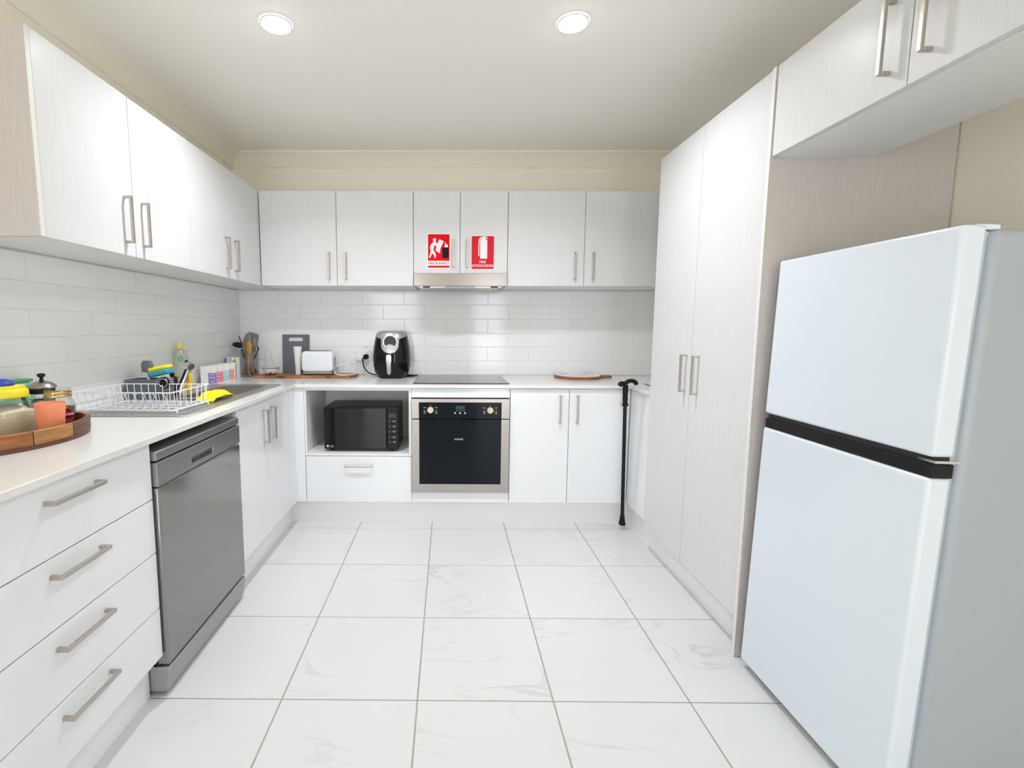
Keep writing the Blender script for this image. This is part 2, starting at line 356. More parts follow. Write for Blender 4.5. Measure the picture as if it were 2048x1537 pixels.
# the two downlights
for (x, y, lab, pw) in ((-.686, 2.004, 'round recessed ceiling downlight above the dishwasher side', LAMP_W), (.484, 2.0, 'round recessed ceiling downlight nearer the tall pantry', LAMP_W)):
    t = thing('downlight', lab, 'ceiling light', (x, y, ZC), 'recessed downlights')
    build(MB().lathe([(.062, ZC-.0005), (.062, ZC-.005), (.058, ZC-.007), (.048, ZC-.004)], 32, (x, y), caps=False), 'trim_ring', 'white', t)
    build(MB().lathe([(.049, ZC-.004), (.046, ZC-.010), (.036, ZC-.0155), (.02, ZC-.018), (.0005, ZC-.0185)], 32, (x, y), caps=False), 'diffuser', 'lamp', t)
    ld = bpy.data.lights.new('downlight_lamp', 'AREA'); ld.shape = 'DISK'; ld.size = .09; ld.energy = pw; ld.color = LAMP_COL; ld.spread = math.radians(LAMP_SPREAD)
    lo = bpy.data.objects.new('downlight_lamp', ld); COL.objects.link(lo); lo.parent = t; lo.location = (0, 0, -.021)

# ------------------------------------------------------------------ left base units
t = thing('drawer_unit', 'gloss white four-drawer base unit at the near end beside dishwasher', 'cabinet', (-1.2, 1.13, 0))
build(MB().box(-1.49, -.956, .822, 1.445, .152, .866), 'body', 'carc', t, smooth=0)
for z0, z1, hz in ((.684, .862, .818), (.507, .681, .637), (.320, .504, .455), (.152, .317, .275)):
    d = build(B(-.955, -.936, .822, 1.444, z0, z1), 'drawer', 'gloss', t, bevel=.0012, seg=1, smooth=0)
    handle(d, (-.936, 1.1335, hz), 1, (0, 1), L=.168)
build(B(-1.49, -.936, .55, .818, .152, .862), 'end_panel', 'gloss', t, smooth=0)

t = thing('dishwasher', 'silver freestanding dishwasher between the drawers and sink cabinet', 'dishwasher', (-1.2, 1.75, 0))
y0, y1 = 1.450, 2.044
build(B(-1.48, -.965, y0+.004, y1-.004, .03, .80), 'body', 'silverlow', t, smooth=0)
build(B(-1.48, -.922, y0, y1, .804, .834), 'top_panel', 'silver', t, bevel=.004, smooth=30)
build(B(-1.40, -.945, y0+.006, y1-.006, .798, .805), 'gap_strip', 'dark', t, smooth=0)
cpn = build(MB().cells([.72, .738, .762, .799], [y0, 1.655, 1.805, y1], {(1, 1)}, 0, .042), 'control_panel', 'silver', t, smooth=0, local=True)
for v in cpn.data.vertices:   # grid was laid flat: x->height, y->along, z->depth
    h, a, dp = v.co; v.co = Vector((-.962+dp, a, h)) - wloc(t)
bmx = bmesh.new(); bmx.from_mesh(cpn.data); bmesh.ops.recalc_face_normals(bmx, faces=bmx.faces); bmx.to_mesh(cpn.data); bmx.free()
bv = cpn.modifiers.new('bevel', 'BEVEL'); bv.width = .003; bv.segments = 2; bv.limit_method = 'ANGLE'; bv.angle_limit = .9
build(B(-.962, -.950, 1.652, 1.808, .735, .765), 'grip_recess', 'silverlow', cpn, smooth=0)
mk = MB()
for yy in (1.53, 1.625, 1.638, 1.651): mk.box(-.9201, -.9196, yy-.006, yy-.002, .757, .760)
for yy in (1.835, 1.855, 1.875, 1.895, 1.915, 1.94, 1.96, 1.98): mk.box(-.9201, -.9196, yy-.003, yy+.002, .752, .760)
mk.box(-.9201, -.9196, 1.55, 1.572, .742, .746)
build(mk, 'panel_mark', 'gmark', cpn, smooth=0, kind='stuff')
build(MB().text('dishlex', (-.9198, 1.478, .7305), (0, 1, 0), (0, 0, 1), width=.03, height=.008), 'lettering', 'gmark', cpn, smooth=0)
dr = build(B(-.962, -.921, y0+.001, y1-.001, .112, .717), 'door', 'silverdoor', t, bevel=.006, smooth=30)
build(B(-1.40, -.95, y0+.004, y1-.004, .103, .113), 'door_gap', 'dark', t, smooth=0)
build(MB().prism([(-1.0, .103), (-.921, .103), (-.923, .075), (-.935, .012), (-1.0, .012)], 'y', y0+.003, y1-.003), 'plinth', 'silverlow', t, bevel=.004, smooth=30)
build(B(-1.04, -1.0, y0, y1, .0, .10), 'foot_panel', 'silverlow', t, smooth=0)

t = thing('sink_cabinet', 'gloss white two-door base cabinet under the sink', 'cabinet', (-1.2, 2.4, 0))
build(MB().box(-1.49, -.956, 2.052, 2.07, .152, .866).box(-1.49, -.956, 2.80, 2.82, .152, .866).box(-1.49, -.956, 2.07, 2.80, .152, .168), 'body', 'carc', t, smooth=0)
for a, b, hy in ((2.051, 2.3895, 2.352), (2.3925, 2.728, 2.452)):
    d = build(B(-.955, -.936, a, b, .152, .864), 'door', 'gloss', t, bevel=.0012, seg=1, smooth=0)
    handle(d, (-.936, hy, .728), 2, (0, 1))
build(B(-.955, -.936, 2.731, 2.849, .152, .864), 'filler_panel', 'gloss', t, smooth=0)

# ------------------------------------------------------------------ back base units
YD = 2.83
t = thing('microwave_cabinet', 'white base cabinet with open microwave nook above one wide drawer', 'cabinet', (-.55, 3.1, 0))
build(MB().box(-.936, -.876, YD, YD+.018, .152, .864), 'filler_panel', 'gloss', t, bevel=.001, seg=1, smooth=0)
build(MB().box(-.874, -.862, YD, 3.40, .444, .864).box(-.239, -.223, YD, 3.40, .444, .864).box(-.862, -.239, YD, 3.40, .848, .864).box(-.862, -.239, YD, 3.40, .444, .458)
      .box(-.862, -.239, 3.30, 3.32, .458, .848).box(-.874, -.223, YD+.02, 3.40, .152, .440), 'body', 'carc', t, smooth=0)
d = build(B(-.873, -.2235, YD, YD+.019, .153, .4405), 'drawer', 'gloss', t, bevel=.0012, seg=1, smooth=0)
handle(d, (-.5475, YD, .385), 0, (1, -1))

t = thing('oven_cabinet', 'white oven housing with narrow panels above and below the oven', 'cabinet', (.075, 3.1, 0))
build(B(-.2215, .3715, YD, YD+.019, .807, .863), 'top_panel', 'gloss', t, bevel=.001, seg=1, smooth=0)
build(B(-.2215, .3715, YD, YD+.019, .153, .216), 'bottom_panel', 'gloss', t, bevel=.001, seg=1, smooth=0)
for a in (-.2215, .365): build(B(a, a+.0065, YD+.02, 3.38, .153, .863), 'side_panel', 'carc', t, smooth=0)

t = thing('oven', 'built-in stainless steel oven with black glass door and two knobs', 'oven', (.075, 3.1, .22))
build(B(-.21, .36, YD+.02, 3.33, .222, .80), 'body', 'dark', t, smooth=0)
YO = 2.812
cpn = build(B(-.221, .370, YO, YD+.02, .6805, .802), 'control_panel', 'steel', t, bevel=.0015, seg=1, smooth=0)
build(B(-.177, .321, YO-.002, YO, .6805, .781), 'control_glass', 'bglass', cpn, smooth=0)
dr = build(B(-.221, .370, YO, YD+.02, .220, .6755), 'door', 'steel', t, bevel=.0015, seg=1, smooth=0)
build(B(-.175, .321, YO-.002, YO, .275, .6755), 'door_glass', 'bglass', dr, smooth=0)
build(MB().text('euromaid', (.0635, YO-.0022, .5575), (1, 0, 0), (0, 0, 1), width=.052, height=.013, bold=.01), 'lettering', 'mark', dr, smooth=0)
build(B(.045, .085, YO-.0008, YO, .249, .253), 'badge', 'nickel', dr, smooth=0)
for kx, kz in ((-.107, .736), (.252, .735)):
    kb = MB()
    ring = [(kx+.0185*math.cos(a), kz+.0185*math.sin(a)) for a in [2*PI*i/24 for i in range(24)]]
    kb.prism(ring, 'y', YO-.016, YO-.002); 
    k = build(kb, 'knob', 'champ', cpn, bevel=.0015, seg=1, smooth=30)
    build(B(kx-.005, kx+.005, YO-.024, YO-.016, kz-.018, kz+.018), 'knob_grip', 'champ', cpn, bevel=.001, seg=1, smooth=0)
build(B(.046, .099, YO-.0026, YO-.002, .741, .760), 'display', 'teal', cpn, smooth=0)
for bxx in (.041, .071, .101):
    build(MB().prism([(bxx+.0045*math.cos(a), .7165+.0045*math.sin(a)) for a in [2*PI*i/12 for i in range(12)]], 'y', YO-.006, YO-.002), 'button', 'white', cpn)
mk = MB()
for kx, kz in ((-.107, .736), (.252, .735)):
    for sx in (-1, 1):
        for dz in (.013, -.008, -.02):
            mk.box(kx+sx*.027-.004, kx+sx*.027+.004, YO-.0026, YO-.002, kz+dz-.0006, kz+dz+.0006)
            mk.box(kx+sx*.037-.003, kx+sx*.037+.003, YO-.0026, YO-.002, kz+dz-.003, kz+dz+.003)
    mk.box(kx-.001, kx+.001, YO-.0026, YO-.002, kz+.024, kz+.031)
for i in range(4): mk.box(.048+.0155*i, .052+.0155*i, YO-.0026, YO-.002, .729, .7335)
build(mk, 'dial_mark', 'mark', cpn, smooth=0, kind='stuff')

t = thing('base_cabinet', 'gloss white two-door base cabinet right of the oven', 'cabinet', (.73, 3.1, 0))
build(MB().box(.374, .392, YD+.02, 3.40, .152, .864).box(1.10, 1.118, YD+.02, 3.40, .152, .864).box(.392, 1.1, YD+.02, 3.4, .152, .17), 'body', 'carc', t, smooth=0)
for a, b, hx in ((.3755, .7295, .675), (.7325, 1.096, .778)):
    d = build(B(a, b, YD, YD+.019, .153, .862), 'door', 'gloss', t, bevel=.0012, seg=1, smooth=0)
    handle(d, (hx, YD, .737), 2, (1, -1))
t = thing('corner_cabinet', 'gloss white corner cabinet front between cane and pantry', 'cabinet', (1.12, 2.68, 0))
build(B(1.10, 1.119, 2.525, 2.829, .152, .862), 'door', 'gloss', t, bevel=.0012, seg=1, smooth=0)
build(B(1.12, 1.69, 2.525, 2.545, .152, .864), 'body', 'carc', t, smooth=0)

# worktop: one continuous slab with the sink and its bowls cut out
xs = [-1.511+.006, -1.31, -1.055, -.921, 1.085, 1.699]; ys = [.55, 2.06, 2.745, 2.815, 3.42]
hole = {(1, 1), (3, 0), (3, 1), (4, 0), (4, 1), (3, 2)}
ys2 = [.55, 2.06, 2.54, 2.745, 2.815, 3.42]
hole = {(1, 1), (1, 2)} | {(3, j) for j in range(4)} | {(4, 0), (4, 1)}
wt = build(MB().cells(xs, ys2, hole, .866, .886), 'worktop', 'stone', bevel=.0015, seg=2, smooth=30)
tag(wt, 'white stone worktop running along three sides of the kitchen', 'worktop')

# ------------------------------------------------------------------ sink
t = thing('kitchen_sink', 'stainless steel inset sink with ribbed drainer and two bowls', 'sink', (-1.22, 2.28, .886))
sx = [-1.452, -1.30, -1.27, -1.06, -.992]; sy = [1.765, 2.085, 2.205, 2.245, 2.72, 2.79]
build(MB().cells(sx, sy, {(2, 1), (1, 3), (2, 3)}, .8862, .8905), 'rim', 'sinksteel', t, bevel=.0015, seg=1, smooth=30)
rb = MB()
for i in range(11): rb.box(-1.41+.036*i, -1.40+.036*i, 1.80, 2.05, .8905, .8925)
build(rb, 'drainer_rib', 'sinksteel', t, bevel=.001, seg=1, smooth=0)
def bowl(x0, x1, y0, y1, d):
    zt, zb = .8862, .886-d; mb = MB(); r = .012
    mb.box(x0-.001, x0, y0, y1, zb, zt).box(x1, x1+.001, y0, y1, zb, zt).box(x0, x1, y0-.001, y0, zb, zt).box(x0, x1, y1, y1+.001, zb, zt).box(x0, x1, y0, y1, zb-.001, zb)
    b = build(mb, 'bowl', 'sinksteel', t, smooth=0)
    build(MB().lathe([(.04, zb+.0005), (.04, zb+.003), (.03, zb+.001), (.002, zb+.001)], 20, ((x0+x1)/2, (y0+y1)/2), caps=False), 'waste', 'chrome', b)
bowl(-1.27, -1.06, 2.085, 2.205, .12); bowl(-1.30, -1.06, 2.245, 2.72, .16)

t = thing('mixer_tap', 'chrome mixer tap leaning behind the sink bowls', 'tap', (-1.372, 2.38, .8905))
build(MB().lathe([(.026, .8905), (.026, .90), (.022, .906)], 20, (-1.372, 2.38)), 'base', 'chrome', t)
build(MB().tube([(-1.372, 2.38, .90), (-1.362, 2.375, .93), (-1.328, 2.36, .985), (-1.301, 2.345, 1.028)], [.020, .019, .016, .015], 16), 'body', 'chrome', t)
build(MB().tube([(-1.310, 2.35, 1.018), (-1.304, 2.345, 1.032), (-1.288, 2.335, 1.036), (-1.274, 2.327, 1.030)], [.016, .020, .020, .018], 16), 'spout', 'chrome', t)
build(MB().tube([(-1.311, 2.353, 1.036), (-1.314, 2.36, 1.055), (-1.318, 2.365, 1.060)], [.011, .008, .005], 10), 'lever', 'bsat', t)

# ------------------------------------------------------------------ wall cabinets
ZU, ZT = 1.494, 2.081
t = thing('wall_cabinet', 'left wall two-door cabinet with exposed taupe end panel, nearest the viewer', 'cabinet', (-1.35, 1.85, ZU), 'wall cabinets')
XF = -1.204
build(B(-1.505, XF, 1.426, 1.442, ZU, ZT), 'end_panel', 'panel', t, smooth=0, label='taupe grained end panel')
build(B(XF, XF+.0008, 1.426, 1.442, ZU, ZT), 'edge_strip', 'edge', t, smooth=0)
build(B(-1.505, XF-.02, 1.442, 2.256, ZU+.001, ZT), 'body', 'carc', t, smooth=0)
for a, b, hy in ((1.4435, 1.8555, 1.806), (1.8585, 2.2565, 1.908)):
    d = build(B(XF-.019, XF, a, b, ZU, ZT), 'door', 'upper', t, bevel=.001, seg=1, smooth=0)
    handle(d, (XF, hy, 1.625), 2, (0, 1))
t = thing('wall_cabinet', 'left wall two-door cabinet in the far corner above the utensil jar', 'cabinet', (-1.35, 2.65, ZU), 'wall cabinets')
build(B(-1.505, XF-.02, 2.258, 3.42, ZU+.001, ZT), 'body', 'carc', t, smooth=0)
for a, b, hy in ((2.2595, 2.6565, 2.603), (2.6595, 3.040, 2.714)):
    d = build(B(XF-.019, XF, a, b, ZU, ZT), 'door', 'upper', t, bevel=.001, seg=1, smooth=0)
    handle(d, (XF, hy, 1.625), 2, (0, 1))
build(B(XF-.019, XF, 3.042, 3.078, ZU, ZT), 'filler_panel', 'upper', t, smooth=0)
YU = 3.078
def upper(lab, x0, x1, xm, zb, hx, zc):
    t = thing('wall_cabinet', lab, 'cabinet', ((x0+x1)/2, 3.25, zb), 'wall cabinets')
    build(B(x0, x1, YU+.02, 3.42, zb+.001, ZT), 'body', 'carc', t, smooth=0)
    for a, b, h in ((x0+.001, xm-.0015, hx[0]), (xm+.0015, x1-.0015, hx[1])):
        d = build(B(a, b, YU, YU+.019, zb, ZT), 'door', 'upper', t, bevel=.001, seg=1, smooth=0)
        handle(d, (h, YU, zc), 2, (1, -1))
    return t
upper('back wall two-door cabinet above the toaster and air fryer', -1.201, -.2245, -.7135, ZU, (-.762, -.657), 1.618)
upper('short back wall two-door cabinet above the range hood carrying red signs', -.2235, .3735, .072, 1.573, (.029, .118), 1.695)
upper('back wall two-door cabinet above the round serving board', .3745, 1.40, .861, ZU, (.803, .916), 1.620)

# range hood
t = thing('range_hood', 'stainless steel slide-out range hood under the short cabinet', 'range hood', (.075, 3.2, 1.49))
build(B(-.222, .372, 3.056, 3.075, 1.492, 1.571), 'front_panel', 'hoodsteel', t, bevel=.002, smooth=0)
build(B(-.218, .368, 3.076, 3.40, 1.494, 1.570), 'body', 'silver', t, smooth=0)
build(MB().prism([(-.20, 1.492), (.35, 1.492), (.32, 1.480), (-.17, 1.480)], 'y', 3.075, 3.38), 'lower_housing', 'steel', t, smooth=0)
for a, b in ((-.165, -.12), (.27, .315)): build(B(a, b, 3.070, 3.076, 1.482, 1.490), 'vent', 'dark', t, smooth=0)
build(B(-.02, .17, 3.060, 3.075, 1.478, 1.489), 'lamp_strip', 'lgrey', t, smooth=0)

# signs on the short cabinet
ys = YU-.0002
t = thing('fire_blanket_sign', 'red and white FIRE BLANKET sign with pictogram on left door', 'sign', (-.0635, ys, 1.711))
O = (-.139, ys, 1.601); rx, uz = (1, 0, 0), (0, 0, 1); w, h = .150, .221
R4 = lambda a, b, c, d: [(a, b), (c, b), (c, d), (a, d)]
def rrect(a, b, c, d, r, n=5):
    o = []
    for cx, cy, s in ((c-r, b+r, -PI/2), (c-r, d-r, 0), (a+r, d-r, PI/2), (a+r, b+r, PI)):
        o += [(cx+r*math.cos(s+i*PI/2/n), cy+r*math.sin(s+i*PI/2/n)) for i in range(n+1)]
    return o
circ = lambda cx, cy, rr, n=16: [(cx+rr*math.cos(2*PI*i/n), cy+rr*math.sin(2*PI*i/n)) for i in range(n)]
build(MB().flat([R4(0, 0, w, h)], O, rx, uz, .0015), 'backing', 'signw', t, smooth=0)
O1 = (O[0], O[1]-.0015, O[2])
build(MB().flat([R4(.007, .050, w-.006, h-.006), R4(.007, .007, w-.006, .020)], O1, rx, uz), 'red_field', 'red', t, smooth=0)
O2 = (O[0], O[1]-.0021, O[2])
# pictogram coordinates taken in sign millimetres
q = lambda *a: [(x/1000, z/1000) for x, z in a]
def soft(p, n=2):
    for _ in range(n): p = [z for i in range(len(p)) for z in ((p[i][0]*.8+p[(i+1) % len(p)][0]*.2, p[i][1]*.8+p[(i+1) % len(p)][1]*.2), (p[i][0]*.2+p[(i+1) % len(p)][0]*.8, p[i][1]*.2+p[(i+1) % len(p)][1]*.8))]
    return p
fig = [circ(.049, .181, .0105),
       q((38, 165), (48, 172), (60, 166), (64, 158), (66, 146), (62, 141), (50, 147), (44, 133), (40, 118), (52, 102), (58, 84), (55, 68), (47, 68), (47, 82), (36, 98), (28, 84), (22, 68), (13, 68), (20, 90), (25, 112), (20, 130), (22, 146)),
       q((80, 184), (107, 172), (93, 142), (85, 122), (83, 95), (55, 114), (62, 148), (68, 160))]
build(MB().flat([fig[2]], O2, rx, uz, .0003), 'blanket_pictogram', 'signw', t, smooth=0)
build(MB().flat([fig[0], soft(fig[1])], O2, rx, uz), 'figure_pictogram', 'signw', t, smooth=0)
build(MB().flat([q((112, 134), (113, 150), (117, 170), (121, 152), (124, 147), (128, 156), (132, 148), (133, 134))], O2, rx, uz), 'flame_pictogram', 'signw', t, smooth=0)
build(MB().flat([R4(.098, .067, .138, .133)], O2, rx, uz), 'stove_pictogram', 'signk', t, smooth=0)
build(MB().text('FIRE BLANKET', (O[0]+w/2, O1[1]-.0003, O[2]+.035), rx, uz, width=.132, height=.016), 'lettering', 'signk', t, smooth=0)
t = thing('fire_extinguisher_sign', 'red FIRE EXTINGUISHER sign with rounded corners on right door', 'sign', (.216, ys, 1.703))
O = (.142, ys, 1.597); w, h = .148, .213
build(MB().flat([rrect(0, 0, w, h, .008)], O, rx, uz, .0015), 'backing', 'signw', t, smooth=0)
O1 = (O[0], O[1]-.0015, O[2]); O2 = (O[0], O[1]-.0021, O[2])
build(MB().flat([rrect(.003, .003, w-.003, h-.005, .008)], O1, rx, uz), 'red_field', 'red2', t, smooth=0)
ext = [q((57, 68), (102, 68), (102, 178), (99, 186), (91, 192), (89, 198), (72, 198), (68, 192), (60, 186), (57, 178)),
       q((70, 196), (76, 206), (90, 206), (103, 198), (106, 190), (101, 193), (92, 199), (84, 196))]
build(MB().flat(ext[:1], O2, rx, uz), 'extinguisher_pictogram', 'signw', t, smooth=0)
build(MB().flat(ext[1:], O2, rx, uz, .0009), 'lever_pictogram', 'signw', t, smooth=0)
build(MB().flat([q((46, 84), (52, 84), (52, 150), (54, 180), (60, 191), (72, 194), (74, 202), (66, 203), (54, 196), (48, 182), (46, 150))], O2, rx, uz, .0003), 'hose_pictogram', 'signw', t, smooth=0)
build(MB().text('FIRE', (O[0]+w/2, O1[1]-.0008, O[2]+.047), rx, uz, width=.040, height=.015, bold=.01), 'lettering', 'signw', t, smooth=0)
build(MB().text('EXTINGUISHER', (O[0]+w/2, O1[1]-.0008, O[2]+.024), rx, uz, width=.138, height=.015, bold=.01), 'lettering', 'signw', t, smooth=0)

# ------------------------------------------------------------------ pantry and cabinet over the fridge
XP = 1.08
t = thing('pantry', 'tall two-door pantry cupboard in pale grained laminate', 'cupboard', (1.38, 2.1, 0))
build(B(1.076, 1.695, 1.664, 1.6795, .001, 2.085), 'end_panel', 'panel', t, smooth=0, label='taupe grained end panel facing the fridge')
build(B(1.0752, 1.076, 1.664, 1.6795, .001, 2.085), 'edge_strip', 'edge', t, smooth=0)
build(B(XP+.02, 1.69, 1.680, 2.52, .152, ZT+.002), 'body', 'carc', t, smooth=0)
for a, b, hy in ((1.6815, 2.1085, 2.045), (2.1115, 2.520, 2.150)):
    d = build(B(XP, XP+.019, a, b, .148, ZT+.002), 'door', 'upper', t, bevel=.001, seg=1, smooth=0)
    handle(d, (XP, hy, 1.025), 2, (0, -1))
t = thing('bridge_cabinet', 'two-door cabinet hung high over the white refrigerator', 'cabinet', (1.25, 1.2, 1.797))
build(B(XP+.02, 1.415, .72, 1.663, 1.797, 2.085), 'body', 'carc', t, smooth=0)
for a, b, hy in ((.735, 1.1925, 1.141), (1.1955, 1.660, 1.244)):
    d = build(B(XP, XP+.019, a, b, 1.799, 2.085), 'door', 'upper', t, bevel=.001, seg=1, smooth=0)
    handle(d, (XP, hy, 1.932), 2, (0, -1))

# ------------------------------------------------------------------ refrigerator (leans back a little)
t = thing('refrigerator', 'white two-door top-freezer refrigerator with black handle recess', 'refrigerator', (1.07, 1.335, 0))
t.rotation_euler = (0, .0246, 0)
kw = dict(local=True)
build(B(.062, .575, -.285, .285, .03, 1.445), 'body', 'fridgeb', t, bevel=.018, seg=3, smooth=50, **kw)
build(B(.046, .066, -.272, .275, .04, 1.44), 'gasket', 'gasket', t, smooth=0, **kw)
d = build(B(0, .052, -.283, .287, .028, .889), 'lower_door', 'fridge', t, bevel=.008, seg=3, smooth=50, **kw)
d2_ = build(B(0, .052, -.283, .287, .938, 1.452), 'upper_door', 'fridge', t, bevel=.008, seg=3, smooth=50, **kw)
build(B(.005, .055, -.282, .286, .889, .922), 'handle_recess', 'bsat', t, bevel=.003, smooth=0, **kw)
build(B(.012, .048, -.276, .280, .922, .939), 'door_gap', 'dark', t, smooth=0, **kw)
build(MB().box(.006, .062, -.286, -.245, .925, .931), 'hinge', 'chrome', t, smooth=0, **kw)
build(MB().box(.035, .085, -.278, -.25, 1.443, 1.455), 'top_hinge_cover', 'fridge', t, bevel=.003, smooth=30, **kw)
build(B(.04, .55, -.27, .27, .012, .03), 'base_grille', 'dark', t, smooth=0, **kw)
for fy in (-.24, .24):
    for fx in (.08, .52): build(MB().lathe([(.018, .0), (.018, .014)], 12, (fx, fy)), 'foot', 'brub', t, **kw)

# ------------------------------------------------------------------ microwave, hob
t = thing('microwave', 'black microwave oven with mirrored door in the open nook', 'microwave', (-.54, 3.0, .459))
YM = 2.872
build(B(-.768, -.308, YM+.02, 3.165, .474, .738), 'body', 'mw', t, bevel=.004, smooth=30)
build(B(-.768, -.380, YM, YM+.021, .476, .736), 'door', 'black', t, bevel=.003, seg=1, smooth=0)
build(B(-.700, -.388, YM-.001, YM, .484, .730), 'door_window', 'mwglass', t, smooth=0)
cpn = build(B(-.378, -.308, YM, YM+.021, .476, .736), 'control_panel', 'bsat', t, bevel=.003, seg=1, smooth=0)
build(B(-.366, -.320, YM-.0008, YM, .672, .700), 'display', 'mwglass', cpn, smooth=0)
mk = MB()
for i, zz in enumerate((.652, .62, .588, .552, .522)):
    mk.box(-.367, -.355, YM-.0008, YM, zz-.002, zz+.002); mk.box(-.343, -.324, YM-.0008, YM, zz-.005, zz+.005)
build(mk, 'key_mark', 'gmark', cpn, smooth=0, kind='stuff')
build(MB().text('LG', (-.722, YM-.0006, .494), rx, uz, width=.022, height=.013), 'lettering', 'mark', t, smooth=0)
build(MB().flat([circ(-.747, .494, .0075)], (0, YM-.0003, 0), rx, uz), 'emblem', 'mark', t, smooth=0)
for fx in (-.73, -.35):
    for fy in (2.92, 3.12): build(MB().lathe([(.012, .458), (.012, .475)], 12, (fx, fy)), 'foot', 'brub', t)
o = build(B(-.216, .373, 2.862, 3.395, .8862, .8915), 'cooktop', 'hob', bevel=.0015, seg=1, smooth=0)
tag(o, 'black glass cooktop set in the worktop above the oven', 'cooktop')

# ------------------------------------------------------------------ items on the back worktop
ZW = .8862
t = thing('chopping_board', 'long dark acacia chopping board lying under the toaster', 'chopping board', (-.98, 3.27, ZW))
pts = [(-1.31, 3.158), (-.668, 3.165), (-.645, 3.20), (-.632, 3.30), (-.65, 3.372), (-1.285, 3.362)]
build(MB().prism(pts, 'z', ZW, ZW+.017), 'board', 'woodb', t, bevel=.003, smooth=30)
lx = -1.31
for i, (wd, m) in enumerate(((.07, 'woodl'), (.09, 'woodm'), (.05, 'woodd'), (.06, 'woodm'), (.12, 'woodl'), (.09, 'woodm'), (.04, 'woodd'), (.122, 'woodm'))):
    fy = 3.158+.007*(lx+1.31)/.642
    build(B(lx+.001, lx+wd-.001, fy-.0012, fy+.004, ZW+.001, ZW+.0155), 'end_block', m, t, smooth=0); lx += wd
ZB = ZW+.0172

t = thing('toaster', 'white two-slice toaster standing on the acacia board', 'toaster', (-.87, 3.27, ZB))
build(MB().box(-.992, -.795, 3.207, 3.315, ZB+.006, ZB+.020), 'base', 'lgrey', t, bevel=.004, smooth=30)
prof = rrect(-1.001, ZB+.020, -.786, ZB+.163, .028, 6); prof = [(x, z if z > ZB+.06 else max(z, ZB+.018)) for x, z in prof]
build(MB().prism([(x, z) for x, z in prof], 'y', 3.198, 3.322), 'shell', 'toaster', t, bevel=.016, seg=4, smooth=50)
for yy in (3.238, 3.282): build(B(-.965, -.82, yy-.013, yy+.013, ZB+.1625, ZB+.1645), 'slot', 'dark', t, smooth=0)
build(B(-.787, -.780, 3.245, 3.275, ZB+.035, ZB+.12), 'lever_slot', 'lgrey', t, smooth=0)
build(MB().ball((-.776, 3.26, ZB+.055), .012, .014, .009), 'lever', 'lgrey', t)
for fx in (-.97, -.81): build(MB().lathe([(.008, ZB), (.008, ZB+.008)], 10, (fx, 3.22)), 'foot', 'brub', t)
cord = build(MB().tube([(-.785, 3.25, ZB+.03), (-.772, 3.20, ZB+.014), (-.735, 3.175, ZB+.005), (-.69, 3.18, ZB+.004), (-.655, 3.23, ZB+.004), (-.632, 3.30, ZB+.01), (-.615, 3.35, ZB+.05), (-.612, 3.375, .99), (-.622, 3.39, 1.012)], .0035, 8), 'power_cord', 'white', t)
build(MB().tube([(-.785, 3.24, ZB+.04), (-.75, 3.22, ZB+.065), (-.68, 3.27, ZB+.09), (-.645, 3.34, 1.01), (-.63, 3.38, 1.02)], .0028, 8), 'power_cord', 'white', t)
build(MB().tube([(-.622, 3.411, 1.015), (-.622, 3.395, 1.015), (-.622, 3.375, 1.012), (-.63, 3.36, 1.01)], [.016, .017, .014, .008], 12), 'plug', 'white', t)
tg = MB(); tg.flat([q((0, 0), (30, -22), (52, 18), (22, 38))], (-.700, 3.30, .958), rx, uz, .001); build(tg, 'paper_tag', 'paper', cord, smooth=0)
tm = MB(); tm.flat([q((6, 2), (8, .5), (28, 33), (26, 34.5)), q((16, -5), (18, -6.5), (38, 26), (36, 27.5)), q((25, -12), (27, -13.5), (46, 20), (44, 21.5))], (-.700, 3.2988, .958), rx, uz, .0004); build(tm, 'tag_mark', 'gmark', cord, smooth=0)

t = thing('grey_chopping_board', 'slate grey plastic chopping board leaning upright against the tiles', 'chopping board', (-1.14, 3.40, ZW))
gb = MB()
xs_ = [-1.238, -1.190, -1.088, -1.045]; xs_ = [-1.196, -1.149, -1.048, -1.001]; zs_ = [ZW, 1.128, 1.156, 1.176]
gb.cells(xs_, zs_, {(1, 1)}, 0, .008)
for k, v in enumerate(gb.v):
    x, z, dp = v; gb.v[k] = (x, 3.392+dp+(z-ZW)*.055, z)
build(gb, 'board', 'grey', t, bevel=.003, seg=2, smooth=30)

o = build(MB().lathe([(.0185, ZB), (.0195, ZB+.05), (.0275, ZB+.185), (.029, ZB+.192), (.0275, ZB+.192), (.018, ZB+.1)], 20, (-1.041, 3.262), caps=False), 'cup_stack', 'paper')
tag(o, 'tall stack of white paper cups left of the toaster', 'cups')

t = thing('spoon_rest', 'wire stand with small cream ceramic dish on the board left end', 'spoon rest', (-1.19, 3.22, ZB))
build(MB().lathe([(.002, ZB+.022), (.044, ZB+.022), (.050, ZB+.030), (.054, ZB+.046), (.057, ZB+.047), (.052, ZB+.044), (.044, ZB+.028), (.002, ZB+.026)], 24, (-1.185, 3.22), caps=False), 'dish', 'ceramic', t)
build(MB().lathe([(.0545, ZB+.0445), (.0585, ZB+.047), (.0555, ZB+.049)], 24, (-1.185, 3.22), caps=False), 'dish_rim', 'bsat', t)
build(MB().tube([(-1.232, 3.255, ZB+.002), (-1.234, 3.255, ZB+.16), (-1.237, 3.25, ZB+.172), (-1.248, 3.245, ZB+.172)], .0028, 8), 'wire', 'nickel', t)
build(MB().tube([(-1.165, 3.27, ZB+.002), (-1.19, 3.265, ZB+.1), (-1.204, 3.262, ZB+.165), (-1.212, 3.26, ZB+.174), (-1.225, 3.255, ZB+.172)], .0028, 8), 'wire', 'nickel', t)
